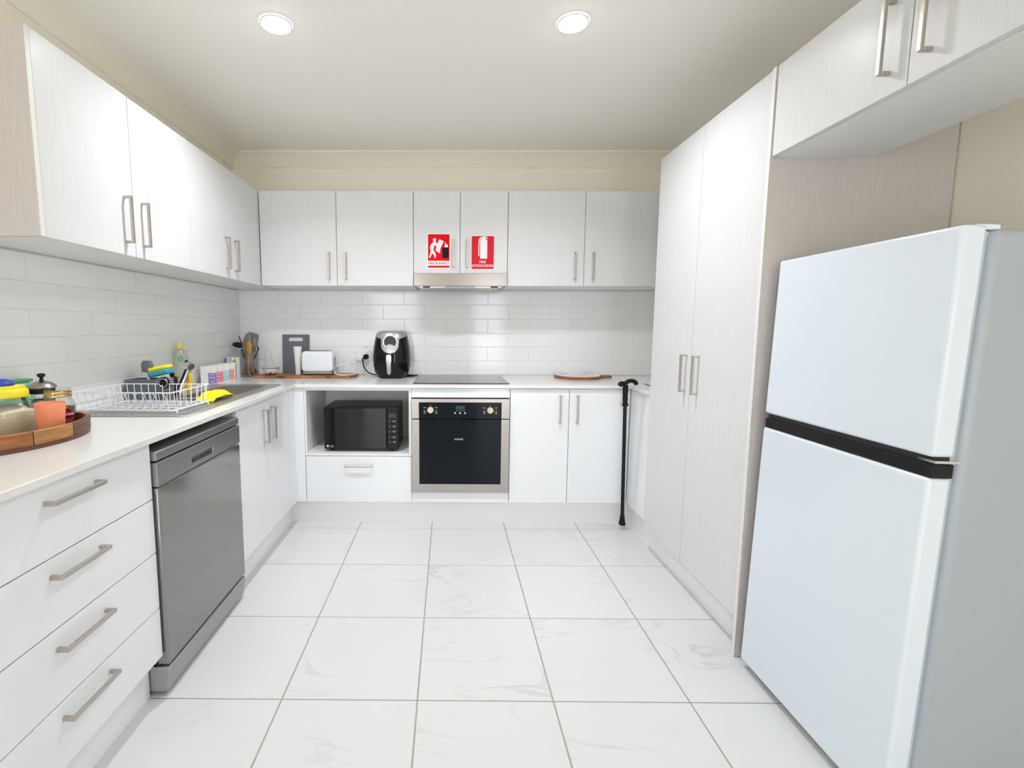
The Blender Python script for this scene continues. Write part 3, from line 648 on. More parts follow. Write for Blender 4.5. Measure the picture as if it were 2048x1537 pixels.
build(MB().tube([(-1.232, 3.255, ZB+.003), (-1.21, 3.19, ZB+.003), (-1.16, 3.19, ZB+.003), (-1.165, 3.27, ZB+.003)], .0028, 8).tube([(-1.185, 3.20, ZB+.003), (-1.185, 3.22, ZB+.02)], .004, 8), 'wire_base', 'bsat', t)

# utensil jar and what stands in it
DX = -.036
JX, JY = -1.338, 3.262
t = thing('utensil_jar', 'tall clear glass jar holding kitchen utensils in the corner', 'jar', (JX, JY, ZW))
build(MB().lathe([(.002, ZW+.003), (.056, ZW+.003), (.059, ZW+.008), (.060, ZW+.05), (.060, ZW+.175), (.058, ZW+.178), (.056, ZW+.175), (.056, ZW+.012), (.002, ZW+.010)], 28, (JX, JY), caps=False), 'glass', 'clear', t)
build(MB().lathe([(.057, ZW), (.059, ZW+.006), (.055, ZW+.008)], 28, (JX, JY)), 'base', 'clearp', t)
def stick(name, lab, cat, a, b, r, m, head=None):
    o = thing(name, lab, cat, a, 'utensils in the glass jar')
    build(MB().tube([a, ((a[0]+b[0])/2, (a[1]+b[1])/2, (a[2]+b[2])/2), b], r, 10), 'shaft', m, o)
    return o
def blade(o, name, m, c, w, L, th, ax, point=1.0):
    """a flat head: ellipse or tapered plate in the plane facing the room, along direction ax"""
    ax = Vector(ax).normalized(); side = Vector((ax.z, 0, -ax.x)).normalized()
    pts = [(w*math.sin(a)*point, L*math.cos(a)) for a in [2*PI*i/20 for i in range(20)]]
    mb = MB(); mb.flat([pts], c, side, ax, th); build(mb, name, m, o, bevel=.002, seg=1, smooth=40)
Z0 = ZW+.012
o = stick('wooden_spoon', 'ochre wooden spoon, front of the utensil jar', 'spoon', (-1.345, 3.235, Z0+.03), (-1.335, 3.24, 1.045), [.005, .006, .007], 'spoonw')
build(MB().ball((-1.330, 3.238, 1.088), .021, .009, .052, 16, 10), 'head', 'spoonw', o)
o = stick('serving_spoon', 'grey silicone spoon with long oval bowl in the utensil jar', 'spoon', (-1.36, 3.27, Z0), (-1.362, 3.258, 1.03), [.008, .008, .009], 'handlew')
build(MB().ball((-1.352, 3.255, 1.118), .030, .010, .076, 16, 10, mtx=Matrix.Rotation(.28, 3, 'Y')), 'head', 'toolg', o)
o = stick('slotted_turner', 'grey slotted turner standing tallest in the utensil jar', 'turner', (-1.325, 3.285, Z0), (-1.325, 3.278, 1.06), [.008, .008, .007], 'handlew')
tn = MB(); c = (-1.318, 3.276, 1.055)
tn.flat([q((-14, 0), (18, 0), (44, 110), (38, 124), (-22, 140), (-26, 132))], c, rx, uz, .004); build(tn, 'head', 'toolg', o, bevel=.001, seg=1, smooth=0)
sl = MB(); sl.flat([q((-2, 45), (1, 44), (13, 98), (10, 99)), q((10, 42), (13, 41), (25, 88), (22, 89))], (c[0], c[1]-.0042, c[2]), rx, uz, .0004); build(sl, 'slot', 'mark', o, smooth=0)
o = stick('ladle', 'black ladle tipped towards the left wall in the utensil jar', 'ladle', (-1.338, 3.29, Z0), (-1.395, 3.285, 1.07), [.007, .006, .006], 'bsat')
build(MB().ball((-1.418, 3.275, 1.105), .044, .028, .020, 16, 10, mtx=Matrix.Rotation(.15, 3, 'Y')), 'head', 'bsat', o)
o = stick('skewer_rod', 'thin dark rod pointing up left from the utensil jar', 'utensil', (-1.33, 3.305, Z0), (-1.425, 3.30, 1.165), .0035, 'bsat')
o = thing('tongs', 'black curved tongs at the right of the utensil jar', 'tongs', (-1.32, 3.28, Z0), 'utensils in the glass jar')
build(MB().tube([(-1.30, 3.275, Z0+.01), (-1.328, 3.28, .98), (-1.305, 3.285, 1.035), (-1.288, 3.287, 1.075), (-1.292, 3.287, 1.10)], [.006, .005, .006, .006, .003], 8, flat=.6), 'arm', 'bsat', o)
build(MB().tube([(-1.292, 3.287, 1.10), (-1.305, 3.287, 1.108), (-1.32, 3.29, 1.11)], .002, 6), 'wire_loop', 'nickel', o)
o = thing('whisk', 'black handled utensil curving at the left of the utensil jar', 'utensil', (-1.37, 3.27, Z0), 'utensils in the glass jar')
build(MB().tube([(-1.375, 3.265, Z0), (-1.352, 3.268, .98), (-1.385, 3.262, 1.03), (-1.392, 3.262, 1.075)], [.007, .006, .007, .006], 8, flat=.6), 'handle', 'bsat', o)
for i, (xa, xb, ya) in enumerate(((-1.372, -1.338, 3.23), (-1.30, -1.322, 3.232), (-1.335, -1.352, 3.225))):
    o = build(MB().tube([(xa, ya+.01, Z0), ((xa+xb)/2, ya+.005, .97), (xb, ya+.02, 1.05)], [.009, .008, .007], 10), 'wooden_utensil', 'handlew')
    tag(o, ('slim brown wooden utensil handle at the left inside the jar', 'slim brown wooden utensil handle at the right inside the jar', 'short brown wooden utensil handle in the middle inside the jar')[i], 'utensil', 'utensils in the glass jar')

for o in list(COL.objects):
    if o.parent is None and (o.get('group') == 'utensils in the glass jar' or o.name == 'utensil_jar'): o.location.x += DX
    if o.parent is None and o.name == 'spoon_rest': o.location.x -= .03
# power outlet
t = thing('power_outlet', 'white double power outlet on the tiles beside the air fryer', 'power outlet', (-.613, 3.42, 1.02))
build(B(-.672, -.556, 3.411, 3.420, .986, 1.058), 'plate', 'white', t, bevel=.004, smooth=30)
for sx_ in (-.635, -.592): build(B(sx_-.006, sx_+.006, 3.408, 3.4115, 1.034, 1.050), 'switch', 'white', t, bevel=.001, seg=1, smooth=0)
o = build(B(-.604, -.583, 3.417, 3.4195, 1.084, 1.0865), 'wall_hook_mark', 'gmark'); o.name = 'adhesive_strip'; tag(o, 'tiny dark strip stuck to the tile above the power outlet', 'strip')

# air fryer
AX, AY, H = -.388, 3.252, .317
AP = [(.0, .085), (.012, .098), (.05, .108), (.12, .118), (.25, .1265), (.38, .1295), (.5, .1285), (.62, .125), (.74, .119), (.84, .1125), (.90, .107), (.95, .101), (.985, .092), (1.0, .080)]
def rad(h):
    for (h0, r0), (h1, r1) in zip(AP, AP[1:]):
        if h <= h1: return r0+(r1-r0)*(h-h0)/(h1-h0)
    return AP[-1][1]
t = thing('air_fryer', 'glossy black air fryer with silver top and round display', 'air fryer', (AX, AY, ZW))
build(MB().lathe([(r, ZW+.006+h*(H-.006)) for h, r in AP], 40, (AX, AY), sq=2.4), 'body', 'black', t, smooth=50)
def patch(name, m, par, rows, off=.003, n=14):
    """a skin laid on the front of the body; rows = (height 0..1, half-width left, half-width right)"""
    mb = MB(); v, f = [], []
    for lay in (off, off-.0025):
        for h, xa, xb in rows:
            R = rad(h)
            for k in range(n+1):
                x = xa+(xb-xa)*k/n; xx = min(abs(x)/R, .999)
                v.append((AX+x, AY-R*(1-xx**2.4)**(1/2.4)-lay, ZW+.006+h*(H-.006)))
    m_ = len(rows)
    for i in range(m_-1):
        for k in range(n): f.append((i*(n+1)+k, i*(n+1)+k+1, (i+1)*(n+1)+k+1, (i+1)*(n+1)+k))
    mb.add(v, f+[tuple(j+m_*(n+1) for j in reversed(q_)) for q_ in f])
    for i in range(m_-1):
        for k in (0, n): mb.f.append((i*(n+1)+k, (i+1)*(n+1)+k, (m_+i+1)*(n+1)+k, (m_+i)*(n+1)+k))
    return build(mb, name, m, par, smooth=60)
rows = []
for i in range(19):
    h = .535+i*(.985-.535)/18
    if h < .70: w = .058*math.sqrt(max(.02, 1-((.70-h)/.17)**2))
    elif h < .84: w = .058+.003*(h-.70)/.14
    else: w = .061+(rad(h)*.985-.061)*min(1, ((h-.84)/.06))**.6
    w = min(w, rad(h)*.985); rows.append((h, -w, w))
top = patch('silver_fascia', 'fsilver', t, rows, n=24)
build(MB().lathe([(rad(.93)+.0015, ZW+H*.925), (rad(.95)+.002, ZW+H*.95), (rad(.985)+.002, ZW+H*.985), (.081, ZW+H+.001), (.06, ZW+H+.003), (.002, ZW+H+.004)], 40, (AX, AY), sq=2.4, caps=False), 'silver_cap', 'fsilver', t, smooth=50)
zc, hc = 1.132, (1.132-ZW-.006)/(H-.006)
def disc(rr, off, m, name, r_in=0):
    mb = MB(); yf = AY-rad(hc)-off
    if r_in:
        n = 32; v = []
        for rr_ in (rr, r_in):
            for y_ in (yf, yf+.012): v += [(AX+.003+rr_*math.cos(2*PI*k/n), y_, zc+rr_*math.sin(2*PI*k/n)) for k in range(n)]
        f = []
        for k in range(n):
            k2 = (k+1) % n; f += [(k, k2, 2*n+k2, 2*n+k), (k, k2, n+k2, n+k), (2*n+k, 2*n+k2, 3*n+k2, 3*n+k), (n+k, n+k2, 3*n+k2, 3*n+k)]
        mb.add(v, f)
    else: mb.prism([(AX+.003+rr*math.cos(2*PI*k/32), zc+rr*math.sin(2*PI*k/32)) for k in range(32)], 'y', yf, yf+.012)
    return build(mb, name, m, t, smooth=40)
disc(.048, .007, 'fsilver', 'display_ring', .041); disc(.0415, .006, 'bglass', 'display')
seam = [(.485, -.125, .115), (.492, -.125, .115)]
patch('drawer_seam', 'brub', t, [(.486, -.118, .108), (.496, -.118, .108)], .0015, 24)
hrows = []
for i in range(17):
    h = .075+i*(.505-.075)/16; e = min(1, (h-.06)/.07, (.525-h)/.05)
    w = (.0135+.004*(h > .33)*(1-abs(.5-h)))*math.sqrt(max(.05, e)); hrows.append((h, -.006-w, -.006+w))
patch('drawer_handle', 'fsilver', t, hrows, .014, 6)
for fx, fy in ((-.06, -.05), (.06, -.05), (-.06, .05), (.06, .05)): build(MB().lathe([(.012, ZW), (.012, ZW+.008)], 10, (AX+fx, AY+fy)), 'foot', 'brub', t)
cord = build(MB().tube([(-.594, 3.375, 1.016), (-.606, 3.35, 1.005), (-.60, 3.34, .955), (-.57, 3.33, .915), (-.53, 3.33, .897), (-.49, 3.345, .892), (-.44, 3.378, .891)], .0042, 8), 'power_cord', 'brub', t)
build(MB().tube([(-.592, 3.411, 1.018), (-.592, 3.395, 1.018), (-.592, 3.372, 1.018)], [.018, .020, .017], 14), 'plug', 'brub', t)
build(MB().tube([(-.31, 3.355, .891), (-.27, 3.33, .8935), (-.235, 3.30, .893), (-.218, 3.285, .8965), (-.24, 3.27, .893), (-.29, 3.275, .891), (-.31, 3.29, .891)], .0042, 8), 'power_cord', 'brub', t)

# round serving board
t = thing('serving_board', 'round wooden serving board with printed white top and handle', 'serving board', (.895, 3.275, ZW))
c = (.895, 3.275)
build(MB().lathe([(.150, ZW), (.158, ZW+.003), (.158, ZW+.016), (.155, ZW+.018)], 40, c), 'board', 'woodm', t)
build(MB().lathe([(.002, ZW+.0182), (.152, ZW+.0182), (.152, ZW+.0192), (.002, ZW+.0194)], 40, c, caps=False), 'printed_top', 'resin', t)
build(MB().prism([(1.035, 3.235), (1.05, 3.23), (1.085, 3.226), (1.11, 3.228), (1.122, 3.24), (1.122, 3.262), (1.11, 3.272), (1.08, 3.272), (1.045, 3.272)], 'z', ZW+.002, ZW+.018), 'handle', 'woodm', t, bevel=.003, smooth=30)
zt_ = ZW+.0196
build(MB().flat([circ(.94, 3.33, .022)], (0, 0, zt_), (1, 0, 0), (0, 1, 0), .0003), 'yellow_print', 'lemon', t, smooth=0)
build(MB().flat([R4(.80, 3.335, .845, 3.352), R4(.968, 3.305, .985, 3.322), R4(1.00, 3.28, 1.012, 3.292)], (0, 0, zt_), (1, 0, 0), (0, 1, 0), .0003), 'dark_print', 'gmark', t, smooth=0)
build(MB().flat([q((830, 3300), (880, 3340), (930, 3300), (960, 3270), (900, 3250), (850, 3270))], (0, 0, zt_), (1, 0, 0), (0, 1, 0), .0002), 'blue_print', 'bluel', t, smooth=0).data.materials[0] = mat('faint_blue_print', (.62, .65, .74), .3)

# paper and pen on the right return
o = build(B(1.17, 1.32, 2.60, 2.84, ZW, ZW+.003), 'notepad', 'paper', smooth=0); tag(o, 'white notepad on the worktop return beside the pantry', 'notepad')
o = build(MB().tube([(1.185, 2.845, ZW+.007), (1.178, 2.74, ZW+.007)], .004, 8), 'pen', 'grey'); tag(o, 'dark pen lying on the white notepad', 'pen')

# walking cane hooked on the worktop corner
t = thing('walking_cane', 'black walking cane hooked on the worktop corner beside the pantry', 'cane', (1.06, 2.785, .03))
build(MB().tube([(1.0685, 2.80, .055), (1.045, 2.775, .83)], .0105, 14), 'shaft', 'bsat', t)
build(MB().lathe([(.019, .028), (.020, .036), (.0175, .048), (.0135, .075), (.012, .09)], 16, (1.0685, 2.80)), 'rubber_tip', 'brub', t)
build(MB().tube([(1.0475, 2.776, .775), (1.045, 2.775, .80), (1.044, 2.774, .895)], [.013, .0145, .0165], 14), 'grip', 'brub', t)
build(MB().tube([(1.0475, 2.776, .770), (1.0472, 2.776, .782)], [.018, .018], 14), 'collar', 'brub', t)
build(MB().tube([(1.001, 2.755, .893), (1.012, 2.757, .905), (1.032, 2.76, .905), (1.052, 2.76, .917), (1.075, 2.76, .921), (1.094, 2.76, .913), (1.101, 2.76, .899)], [.014, .0145, .0115, .0125, .012, .0125, .012], 14), 'crook', 'brub', t)

# ------------------------------------------------------------------ items by the sink
t = thing('dish_rack', 'white coated wire dish rack standing on the sink drainer', 'dish rack', (-1.26, 1.95, .893))
zt2, zb2 = .970, .900
top4 = [(-1.475, 1.825), (-1.085, 1.825), (-1.085, 2.12), (-1.475, 2.12)]; bot4 = [(-1.44, 1.82), (-1.078, 1.82), (-1.06, 2.06), (-1.44, 2.08)]
build(MB().tube([(x, y, zt2) for x, y in top4], .0026, 8, True), 'rim', 'wire', t)
build(MB().tube([(x, y, zb2) for x, y in bot4], .0026, 8, True), 'base_frame', 'wire', t)
wr = MB()
L = lambda a, b, k: tuple(a[i]+(b[i]-a[i])*k for i in range(len(a)))
for s in range(4):
    n = (12, 7, 12, 7)[s]
    for i in range(n):
        k = (i+.5)/n; a = L(top4[s], top4[(s+1) % 4], k); b = L(bot4[s], bot4[(s+1) % 4], k)
        wr.tube([(*a, zt2), (*b, zb2)], .0014, 6)
build(wr, 'side_wire', 'wire', t, kind='stuff')
wr = MB()
for i in range(11):
    k = (i+.5)/11; wr.tube([(*L(bot4[0], bot4[1], k), zb2), (*L(bot4[3], bot4[2], k), zb2)], .0016, 6)
for i in range(4):
    k = (i+.5)/4; wr.tube([(*L(bot4[0], bot4[3], k), zb2-.002), (*L(bot4[1], bot4[2], k), zb2-.002)], .002, 6)
build(wr, 'base_wire', 'wire', t, kind='stuff')
for i in range(6):
    x = -1.43+.042*i
    build(MB().tube([(x+.03*math.cos(a), 1.97, zb2+.052*math.sin(a)) for a in [PI*j/10 for j in range(11)]], .0016, 6), 'plate_loop', 'wire', t)
for fx, fy in ((-1.43, 1.83), (-1.075, 1.83), (-1.065, 2.05), (-1.43, 2.07)):
    build(MB().tube([(fx, fy, zb2), (fx+.012, fy-.006, zb2-.001), (fx+.014, fy-.008, .891)], .003, 8), 'foot', 'wire', t)

t = thing('sink_caddy', 'slate grey plastic sink caddy holding brushes behind the dish rack', 'caddy', (-1.40, 2.20, .891))
cd = MB().cells([-1.488, -1.482, -1.324, -1.318], [2.147, 2.153, 2.246, 2.252], {(1, 1)}, .891, .986)
cd.box(-1.483, -1.323, 2.152, 2.247, .891, .895)
build(cd, 'tub', 'grey', t, bevel=.0015, seg=1, smooth=0)
t = thing('dish_brush', 'grey dish brush standing in the sink caddy', 'brush', (-1.42, 2.21, .90))
build(MB().tube([(-1.385, 2.215, .90), (-1.42, 2.21, 1.0), (-1.428, 2.21, 1.025)], [.006, .007, .006], 8), 'handle', 'wire', t)
build(MB().prism([(-1.438, 1.015), (-1.404, 1.015), (-1.394, 1.045), (-1.400, 1.068), (-1.432, 1.070), (-1.442, 1.05)], 'y', 2.20, 2.225), 'head', 'grey', t, bevel=.003, smooth=30)
t = thing('sponge', 'yellow and teal scouring sponge resting on the caddy', 'sponge', (-1.37, 2.235, .99))
rm = Matrix.Rotation(-.22, 3, 'Y')
def rbox(a, b, c, hx, hy, hz):
    m = MB(); m.box(-hx, hx, -hy, hy, -hz, hz); m.v = [tuple(rm @ Vector(p)+Vector((a, b, c))) for p in m.v]; return m
build(rbox(-1.358, 2.215, 1.034, .047, .03, .010), 'foam', 'yellow', t, bevel=.009, seg=3, smooth=50)
build(rbox(-1.352, 2.208, 1.013, .045, .03, .012), 'scourer', 'tealp', t, bevel=.006, seg=2, smooth=50)
t = thing('scrub_brush', 'round black scrubbing brush hanging over the caddy front', 'brush', (-1.32, 2.13, .975))
cyl = lambda r, a, b, c: MB().prism([(c[0]+r*math.cos(2*PI*k/24), c[1]+r*math.sin(2*PI*k/24)) for k in range(24)], 'y', a, b)
build(cyl(.027, 2.117, 2.146, (-1.290, .975)), 'body', 'bsat', t, bevel=.005, smooth=40)
build(MB().tube([(-1.290+.019*math.cos(2*PI*k/20), 2.116, .975+.019*math.sin(2*PI*k/20)) for k in range(20)], .0025, 6, True), 'ring', 'nickel', t)
bt = MB()
for k in range(9):
    a = PI*(.05+.9*k/8); bt.box(-1.290+.031*math.cos(a)-.0026, -1.290+.031*math.cos(a)+.0026, 2.122, 2.137, .975+.031*math.sin(a)-.0026, .975+.031*math.sin(a)+.0026)
build(bt, 'bristle', 'mark', t, smooth=0)
t = thing('soap_bottle', 'squat black bottle with white printed label beside the tap', 'bottle', (-1.322, 2.292, .8905))
bx_, by_ = -1.350, 2.292
build(MB().lathe([(.021, .8905), (.023, .9), (.023, .975), (.017, .985), (.010, .988), (.010, .994)], 20, (bx_, by_)), 'body', 'bsat', t)
build(MB().lathe([(.011, .992), (.011, 1.002), (.006, 1.004)], 14, (bx_, by_)), 'cap', 'bsat', t)
lb = MB()
for i, (zz, wd) in enumerate(((.968, .018), (.958, .014), (.946, .02), (.936, .016))): lb.box(bx_-wd/2, bx_+wd/2, by_-.0245, by_-.0228, zz-.003, zz+.003)
build(lb, 'label_print', 'mark', t, smooth=0)
t = thing('detergent_bottle', 'yellow detergent bottle with orange and green label behind the tap', 'bottle', (-1.375, 2.52, .8865))
bx_, by_ = -1.408, 2.53
build(MB().lathe([(.020, .8905), (.024, .897), (.025, .95), (.021, .985), (.017, 1.005), (.012, 1.018)], 20, (bx_, by_), sx=1.0, sy=.7), 'body', 'ylw2', t)
build(MB().lathe([(.0225, .984), (.0195, .999), (.0175, 1.008)], 20, (bx_, by_), sx=1.0, sy=.75, caps=False), 'green_band', 'lime', t)
build(MB().lathe([(.0115, 1.016), (.0115, 1.034), (.006, 1.036)], 14, (bx_, by_)), 'cap', 'white', t)
build(MB().flat([R4(-.017, -.02, .02, .02)], (bx_, by_-.0185, .955), rx, uz), 'orange_label', 'orgp', t, smooth=0)
build(MB().flat([[(.013*math.cos(2*PI*k/16)+.002, .005*math.sin(2*PI*k/16)) for k in range(16)]], (bx_, by_-.0195, .955), rx, uz), 'label_oval', 'purple', t, smooth=0)
t = thing('clear_soap_bottle', 'tall clear soap bottle with pale yellow cap and green badge', 'bottle', (-1.466, 2.575, ZW))
bx_, by_ = -1.466, 2.575
build(MB().lathe([(.034, ZW), (.037, ZW+.006), (.036, ZW+.06), (.033, ZW+.10), (.037, ZW+.16), (.037, ZW+.19), (.030, ZW+.213), (.017, ZW+.222), (.015, ZW+.232)], 24, (bx_, by_)), 'body', 'clearp', t)
build(MB().lathe([(.030, ZW+.004), (.034, ZW+.01), (.033, ZW+.075), (.002, ZW+.075)], 24, (bx_, by_)), 'liquid', 'oil', t)
build(MB().lathe([(.017, ZW+.225), (.019, ZW+.232), (.019, ZW+.242), (.015, ZW+.257)], 18, (bx_, by_)), 'cap', 'capy', t)
build(MB().flat([circ(.022, 0, .0145)], (bx_, by_-.0385, ZW+.172), rx, uz), 'green_badge', 'lime', t, smooth=0)
build(MB().flat([circ(.022, 0, .009)], (bx_, by_-.0395, ZW+.172), rx, uz), 'badge_centre', 'green', t, smooth=0)
# yellow cloth over the bowl divider
def cloth():
    mb = MB(); n, m = 18, 12; v = []
    prof = [(2.075, .893), (2.105, .903), (2.15, .916), (2.20, .922), (2.245, .916), (2.285, .901), (2.30, .893)]
    for i in range(n+1):
        x = -1.138+.088*i/n; e = 1-.55*abs(2*i/n-1)**4
        for j, (y, z) in enumerate(prof):
            wv = .004*math.sin(i*.9+j*.8)+.003*math.sin(i*2.3+j*1.7)
            v.append((x+.004*math.sin(j*2.1), 2.19+(y-2.19)*(.75+.25*e)+wv*2, .8935+(z-.893)*e+abs(wv)*(1.6 if 0 < j < 6 else 0)))
    m = len(prof)
    f = [(i*m+j, (i+1)*m+j, (i+1)*m+j+1, i*m+j+1) for i in range(n) for j in range(m-1)]
    return mb.add(v, f)
o = build(cloth(), 'cleaning_cloth', 'ycloth', smooth=80); sd = o.modifiers.new('solid', 'SOLIDIFY'); sd.thickness = .004; sd.offset = 1
tag(o, 'bright yellow cleaning cloth draped over the sink divider', 'cloth')

# cartons along the left wall
ca, sa = math.cos(math.radians(26)), math.sin(math.radians(26))
for (ya, cl, lab) in ((2.785, 'purple', 'white carton with purple label, nearest of the carton row'), (2.865, 'pinkl', 'white carton with pink label, second in the carton row'),
                          (2.945, 'teall', 'white carton with teal label, third in the carton row'), (3.03, 'oranl', 'white carton with orange label, farthest of the carton row')):
    xr = -1.374
    t = thing('carton', lab, 'carton', (xr, ya, ZW), 'cartons beside the sink')      # base point: the front right corner; turned to face the room
    t.rotation_euler = (0, 0, math.radians(26))
    build(B(-.086, 0, 0, .062, 0, .110), 'box', 'carton', t, bevel=.001, seg=1, smooth=0, local=True)
    o_ = (0, -.0002, 0)
    build(MB().flat([R4(-.046, .008, -.001 if cl != 'oranl' else -.006, .072)], o_, (1, 0, 0), (0, 0, 1)), 'label_panel', cl, t, smooth=0, local=True)
    lm = MB()
    for zz, wd in ((.062, .022), (.044, .03), (.020, .018)): lm.flat([R4(-.024-wd/2, zz-.0015, -.024+wd/2, zz+.0015)], (0, -.0009, 0), (1, 0, 0), (0, 0, 1), .0003)
    build(lm, 'label_print', 'signw', t, smooth=0, local=True, kind='stuff')
t = thing('striped_carton', 'tall blue striped carton with lemon print behind the carton row', 'carton', (-1.45, 3.16, ZW))
build(B(-1.492, -1.408, 3.142, 3.18, ZW, ZW+.140), 'box', 'carton', t, bevel=.001, seg=1, smooth=0)
build(MB().flat([R4(0, .0, .008, .138), ], (-1.492, 3.1418, ZW), rx, uz), 'dark_stripe', 'navy', t, smooth=0)
for a, b in ((.012, .020), (.030, .044), (.066, .075)): build(MB().flat([R4(a, .0, b, .138)], (-1.492, 3.1418, ZW), rx, uz), 'blue_stripe', 'bluel', t, smooth=0)
build(MB().flat([circ(.056, .105, .019)], (-1.492, 3.1410, ZW), rx, uz), 'lemon_print', 'lemon', t, smooth=0)
build(MB().flat([q((56, 112), (74, 108), (76, 120), (62, 126))], (-1.492, 3.1402, ZW), rx, uz), 'leaf_print', 'lime', t, smooth=0)

# ------------------------------------------------------------------ oval tray and what stands in it
TX, TY, A_, B_ = -1.302, 1.375, .168, .225
t = thing('serving_tray', 'oval acacia serving tray on the near left worktop', 'tray', (TX, TY, ZW))
ell = lambda k, a: (TX+A_*k[0]*math.cos(a), TY+B_*k[1]*math.sin(a))
base = [(TX+(A_-.002)*math.cos(2*PI*i/48), TY+(B_-.002)*math.sin(2*PI*i/48)) for i in range(48)]
build(MB().prism(base, 'z', ZW, ZW+.013), 'base', 'woodd', t, smooth=40)
cuts = [-118, -75, -25, 7, 46, 78, 120, 165, 203, 242]
ms = ['woodm', 'woodm', 'woodl', 'woodd', 'woodm', 'woodl', 'woodd', 'woodm', 'woodl', 'woodd']
for a0, a1, m in zip(cuts, cuts[1:]+[cuts[0]+360], ms):
    a0 += .25; a1 -= .25; n = 9; out, inn = [], []
    for i in range(n+1):
        a = math.radians(a0+(a1-a0)*i/n)
        out.append((TX+A_*math.cos(a), TY+B_*math.sin(a))); inn.append((TX+(A_-.014)*math.cos(a), TY+(B_-.014)*math.sin(a)))
    build(MB().prism(out+inn[::-1], 'z', ZW+.013, ZW+.052), 'stave', m, t, bevel=.0015, seg=1, smooth=35)
ZI = ZW+.0132
# big jar
jx, jy = -1.352, 1.425
t = thing('storage_jar', 'large glass jar with yellow screw lid and pale grain inside', 'jar', (jx, jy, ZI))
build(MB().lathe([(.002, ZI), (.070, ZI), (.075, ZI+.006), (.076, ZI+.07), (.072, ZI+.085), (.056, ZI+.100), (.048, ZI+.106), (.048, ZI+.125)], 32, (jx, jy), caps=False), 'glass', 'clear', t)
rc = MB().lathe([(.002, ZI+.003), (.068, ZI+.003), (.073, ZI+.009), (.073, ZI+.05), (.06, ZI+.056), (.002, ZI+.05)], 32, (jx, jy), caps=False)
rc.v = [(x, y, z+(.30*(x-jx)-.10*(y-jy))*max(0, (z-ZI-.03)/.02) if z > ZI+.04 else z) for x, y, z in rc.v]
build(rc, 'grain', 'rice', t)
build(MB().ball((jx-.012, jy+.012, ZI+.062), .055, .052, .028, 18, 10), 'tumbler_reflection', 'pink', t)  # pinkish lump stands in for the tumbler's reflection in the glass
build(MB().lathe([(.049, ZI+.112), (.0525, ZI+.114), (.053, ZI+.130), (.050, ZI+.136), (.045, ZI+.139), (.045, ZI+.146), (.042, ZI+.148), (.002, ZI+.148)], 32, (jx, jy), caps=False), 'lid', 'yellow', t)
o = build(MB().ball((jx-.010, jy-.005, ZI+.151), .032, .032, .018, 20, 12), 'scourer_ball', 'blue'); tag(o, 'blue pot scourer sitting on the yellow jar lid', 'scourer')
# tumbler
o = build(MB().lathe([(.002, ZI), (.030, ZI), (.0315, ZI+.004), (.0385, ZI+.099), (.0375, ZI+.100), (.0365, ZI+.098), (.0295, ZI+.005), (.002, ZI+.004)], 32, (-1.202, 1.402), caps=False), 'tumbler', 'orange')
tag(o, 'orange plastic tumbler standing in the wooden tray', 'tumbler')
# french press
fx, fy = -1.364, 1.567
t = thing('french_press', 'steel and glass french press coffee maker with black knob', 'coffee maker', (fx, fy, ZI))
build(MB().lathe([(0.0016, ZI+0.0038), (0.0304, ZI+0.0038), (0.0312, ZI+0.0094), (0.0312, ZI+0.1109), (0.0296, ZI+0.1109), (0.0296, ZI+0.0113)], 28, (fx, fy), caps=False), 'beaker', 'clear', t)
build(MB().lathe([(0.0320, ZI), (0.0328, ZI+0.0038), (0.0324, ZI+0.0846), (0.0316, ZI+0.0846)], 28, (fx, fy), caps=False), 'steel_sleeve', 'steel', t)
build(MB().lathe([(0.0336, ZI+0.1053), (0.0344, ZI+0.1090), (0.0344, ZI+0.1222), (0.0328, ZI+0.1250)], 28, (fx, fy), caps=False), 'collar', 'bsat', t)
build(MB().lathe([(0.0392, ZI+0.1231), (0.0400, ZI+0.1260), (0.0360, ZI+0.1335), (0.0256, ZI+0.1419), (0.0128, ZI+0.1466), (0.0016, ZI+0.1485)], 32, (fx, fy), caps=False), 'lid', 'steel', t)
build(MB().lathe([(0.0080, ZI+0.1457), (0.0056, ZI+0.1523), (0.0048, ZI+0.1579), (0.0104, ZI+0.1617), (0.0116, ZI+0.1673), (0.0096, ZI+0.1711), (0.0016, ZI+0.1730)], 20, (fx, fy), caps=False), 'knob', 'bsat', t)
build(MB().tube([(fx-.022, fy-.029, ZI+0.1147), (fx-.030, fy-.045, ZI+0.1109), (fx-.022, fy-.048, ZI+0.0940), (fx-.01, fy-.046, ZI+0.0564), (fx-.008, fy-.034, ZI+0.0282)], .005, 8, flat=1.4), 'handle', 'bsat', t)
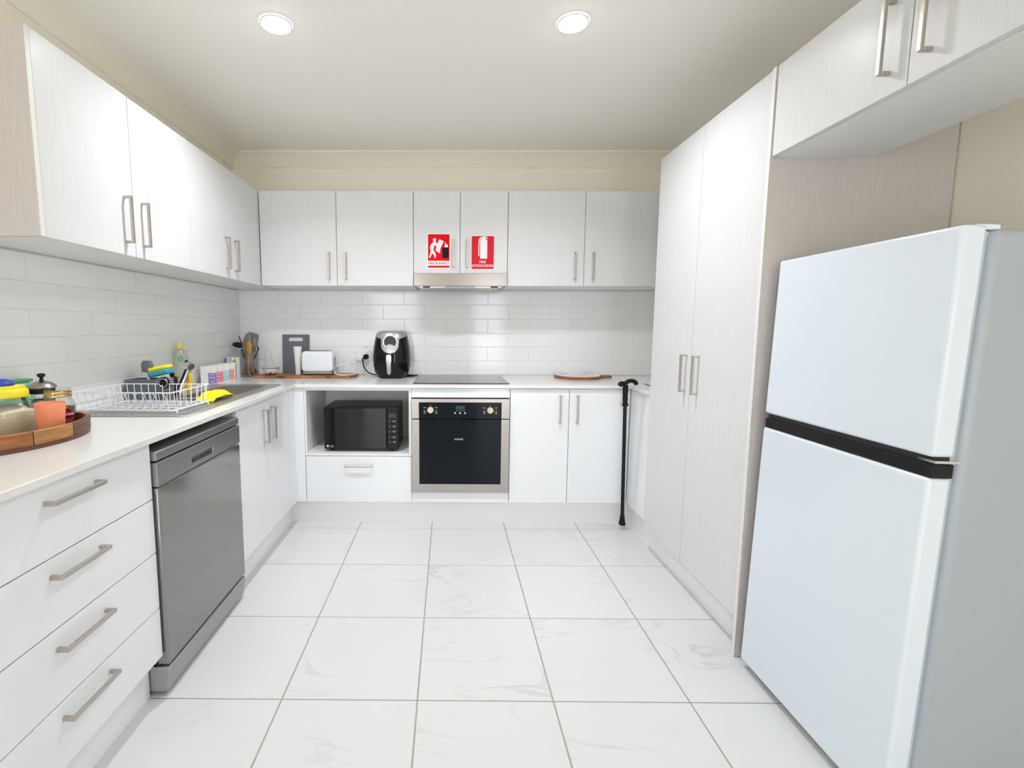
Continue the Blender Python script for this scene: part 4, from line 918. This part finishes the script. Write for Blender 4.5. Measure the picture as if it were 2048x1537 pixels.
# coffee jar
kx, ky = -1.281, 1.528
t = thing('coffee_jar', 'glass instant coffee jar with gold bands and dark label', 'jar', (kx, ky, ZI))
build(MB().lathe([(.002, ZI), (.040, ZI), (.044, ZI+.004), (.0445, ZI+.07), (.041, ZI+.086), (.035, ZI+.094), (.036, ZI+.098), (.036, ZI+.122), (.034, ZI+.126)], 30, (kx, ky), caps=False), 'glass', 'clear', t)
build(MB().lathe([(.002, ZI+.003), (.038, ZI+.003), (.0425, ZI+.008), (.0425, ZI+.064), (.002, ZI+.066)], 30, (kx, ky), caps=False), 'coffee', 'coffee', t)
build(MB().lathe([(.0367, ZI+.099), (.0372, ZI+.1015), (.0367, ZI+.104)], 30, (kx, ky), caps=False), 'gold_band', 'gold', t)
build(MB().lathe([(.0367, ZI+.110), (.0372, ZI+.1125), (.0367, ZI+.115)], 30, (kx, ky), caps=False), 'gold_band', 'gold', t)
dv = Vector((.93, -.368, 0)).normalized(); sd_ = Vector((.368, .93, 0)).normalized()
oc = Vector((kx, ky, ZI+.045))+dv*.0448
def curved(polys, name, m, lift):
    mb = MB(); mb.flat(polys, oc, sd_, uz, .0004); nv = []
    for p in mb.v:
        q_ = Vector(p)-oc; a = q_.dot(sd_); R = .0448+lift
        nv.append(tuple(Vector((kx, ky, p[2]))+dv*(R*math.cos(a/R))+sd_*(R*math.sin(a/R))))
    mb.v = nv; return build(mb, name, m, t, smooth=60)
arc = lambda a0, a1, b, c_, n=10: [(a0+(a1-a0)*i/n, b+c_*math.sin(PI*i/n)) for i in range(n+1)]
curved([arc(-.022, .022, -.012, .034)+[(.022, -.014), (.012, -.026), (-.012, -.026), (-.022, -.014)]], 'label_gold', 'gold', .0004)
curved([arc(-.0195, .0195, -.008, .027)+[(.0195, -.012), (.008, -.022), (-.008, -.022), (-.0195, -.012)]], 'label_red', 'red2', .0009)
tx = MB().text('Moccona', oc, sd_, uz, width=.036, height=.0095, t=0, bold=.01); nv = []
for p in tx.v:
    q_ = Vector(p)-oc; a = q_.dot(sd_); R = .0463; nv.append(tuple(Vector((kx, ky, p[2]))+dv*(R*math.cos(a/R))+sd_*(R*math.sin(a/R))))
tx.v = nv; build(tx, 'lettering', 'signw', t, smooth=0)
# green container on edge behind
t = thing('green_container', 'green plastic food container on edge against the tiles', 'container', (-1.48, 1.525, ZW))
build(B(-1.498, -1.463, 1.41, 1.64, ZW, 1.040), 'box', 'green', t, bevel=.008, seg=2, smooth=40)
build(B(-1.501, -1.459, 1.405, 1.646, 1.036, 1.046), 'rim', 'dgreen', t, bevel=.003, seg=1, smooth=40)
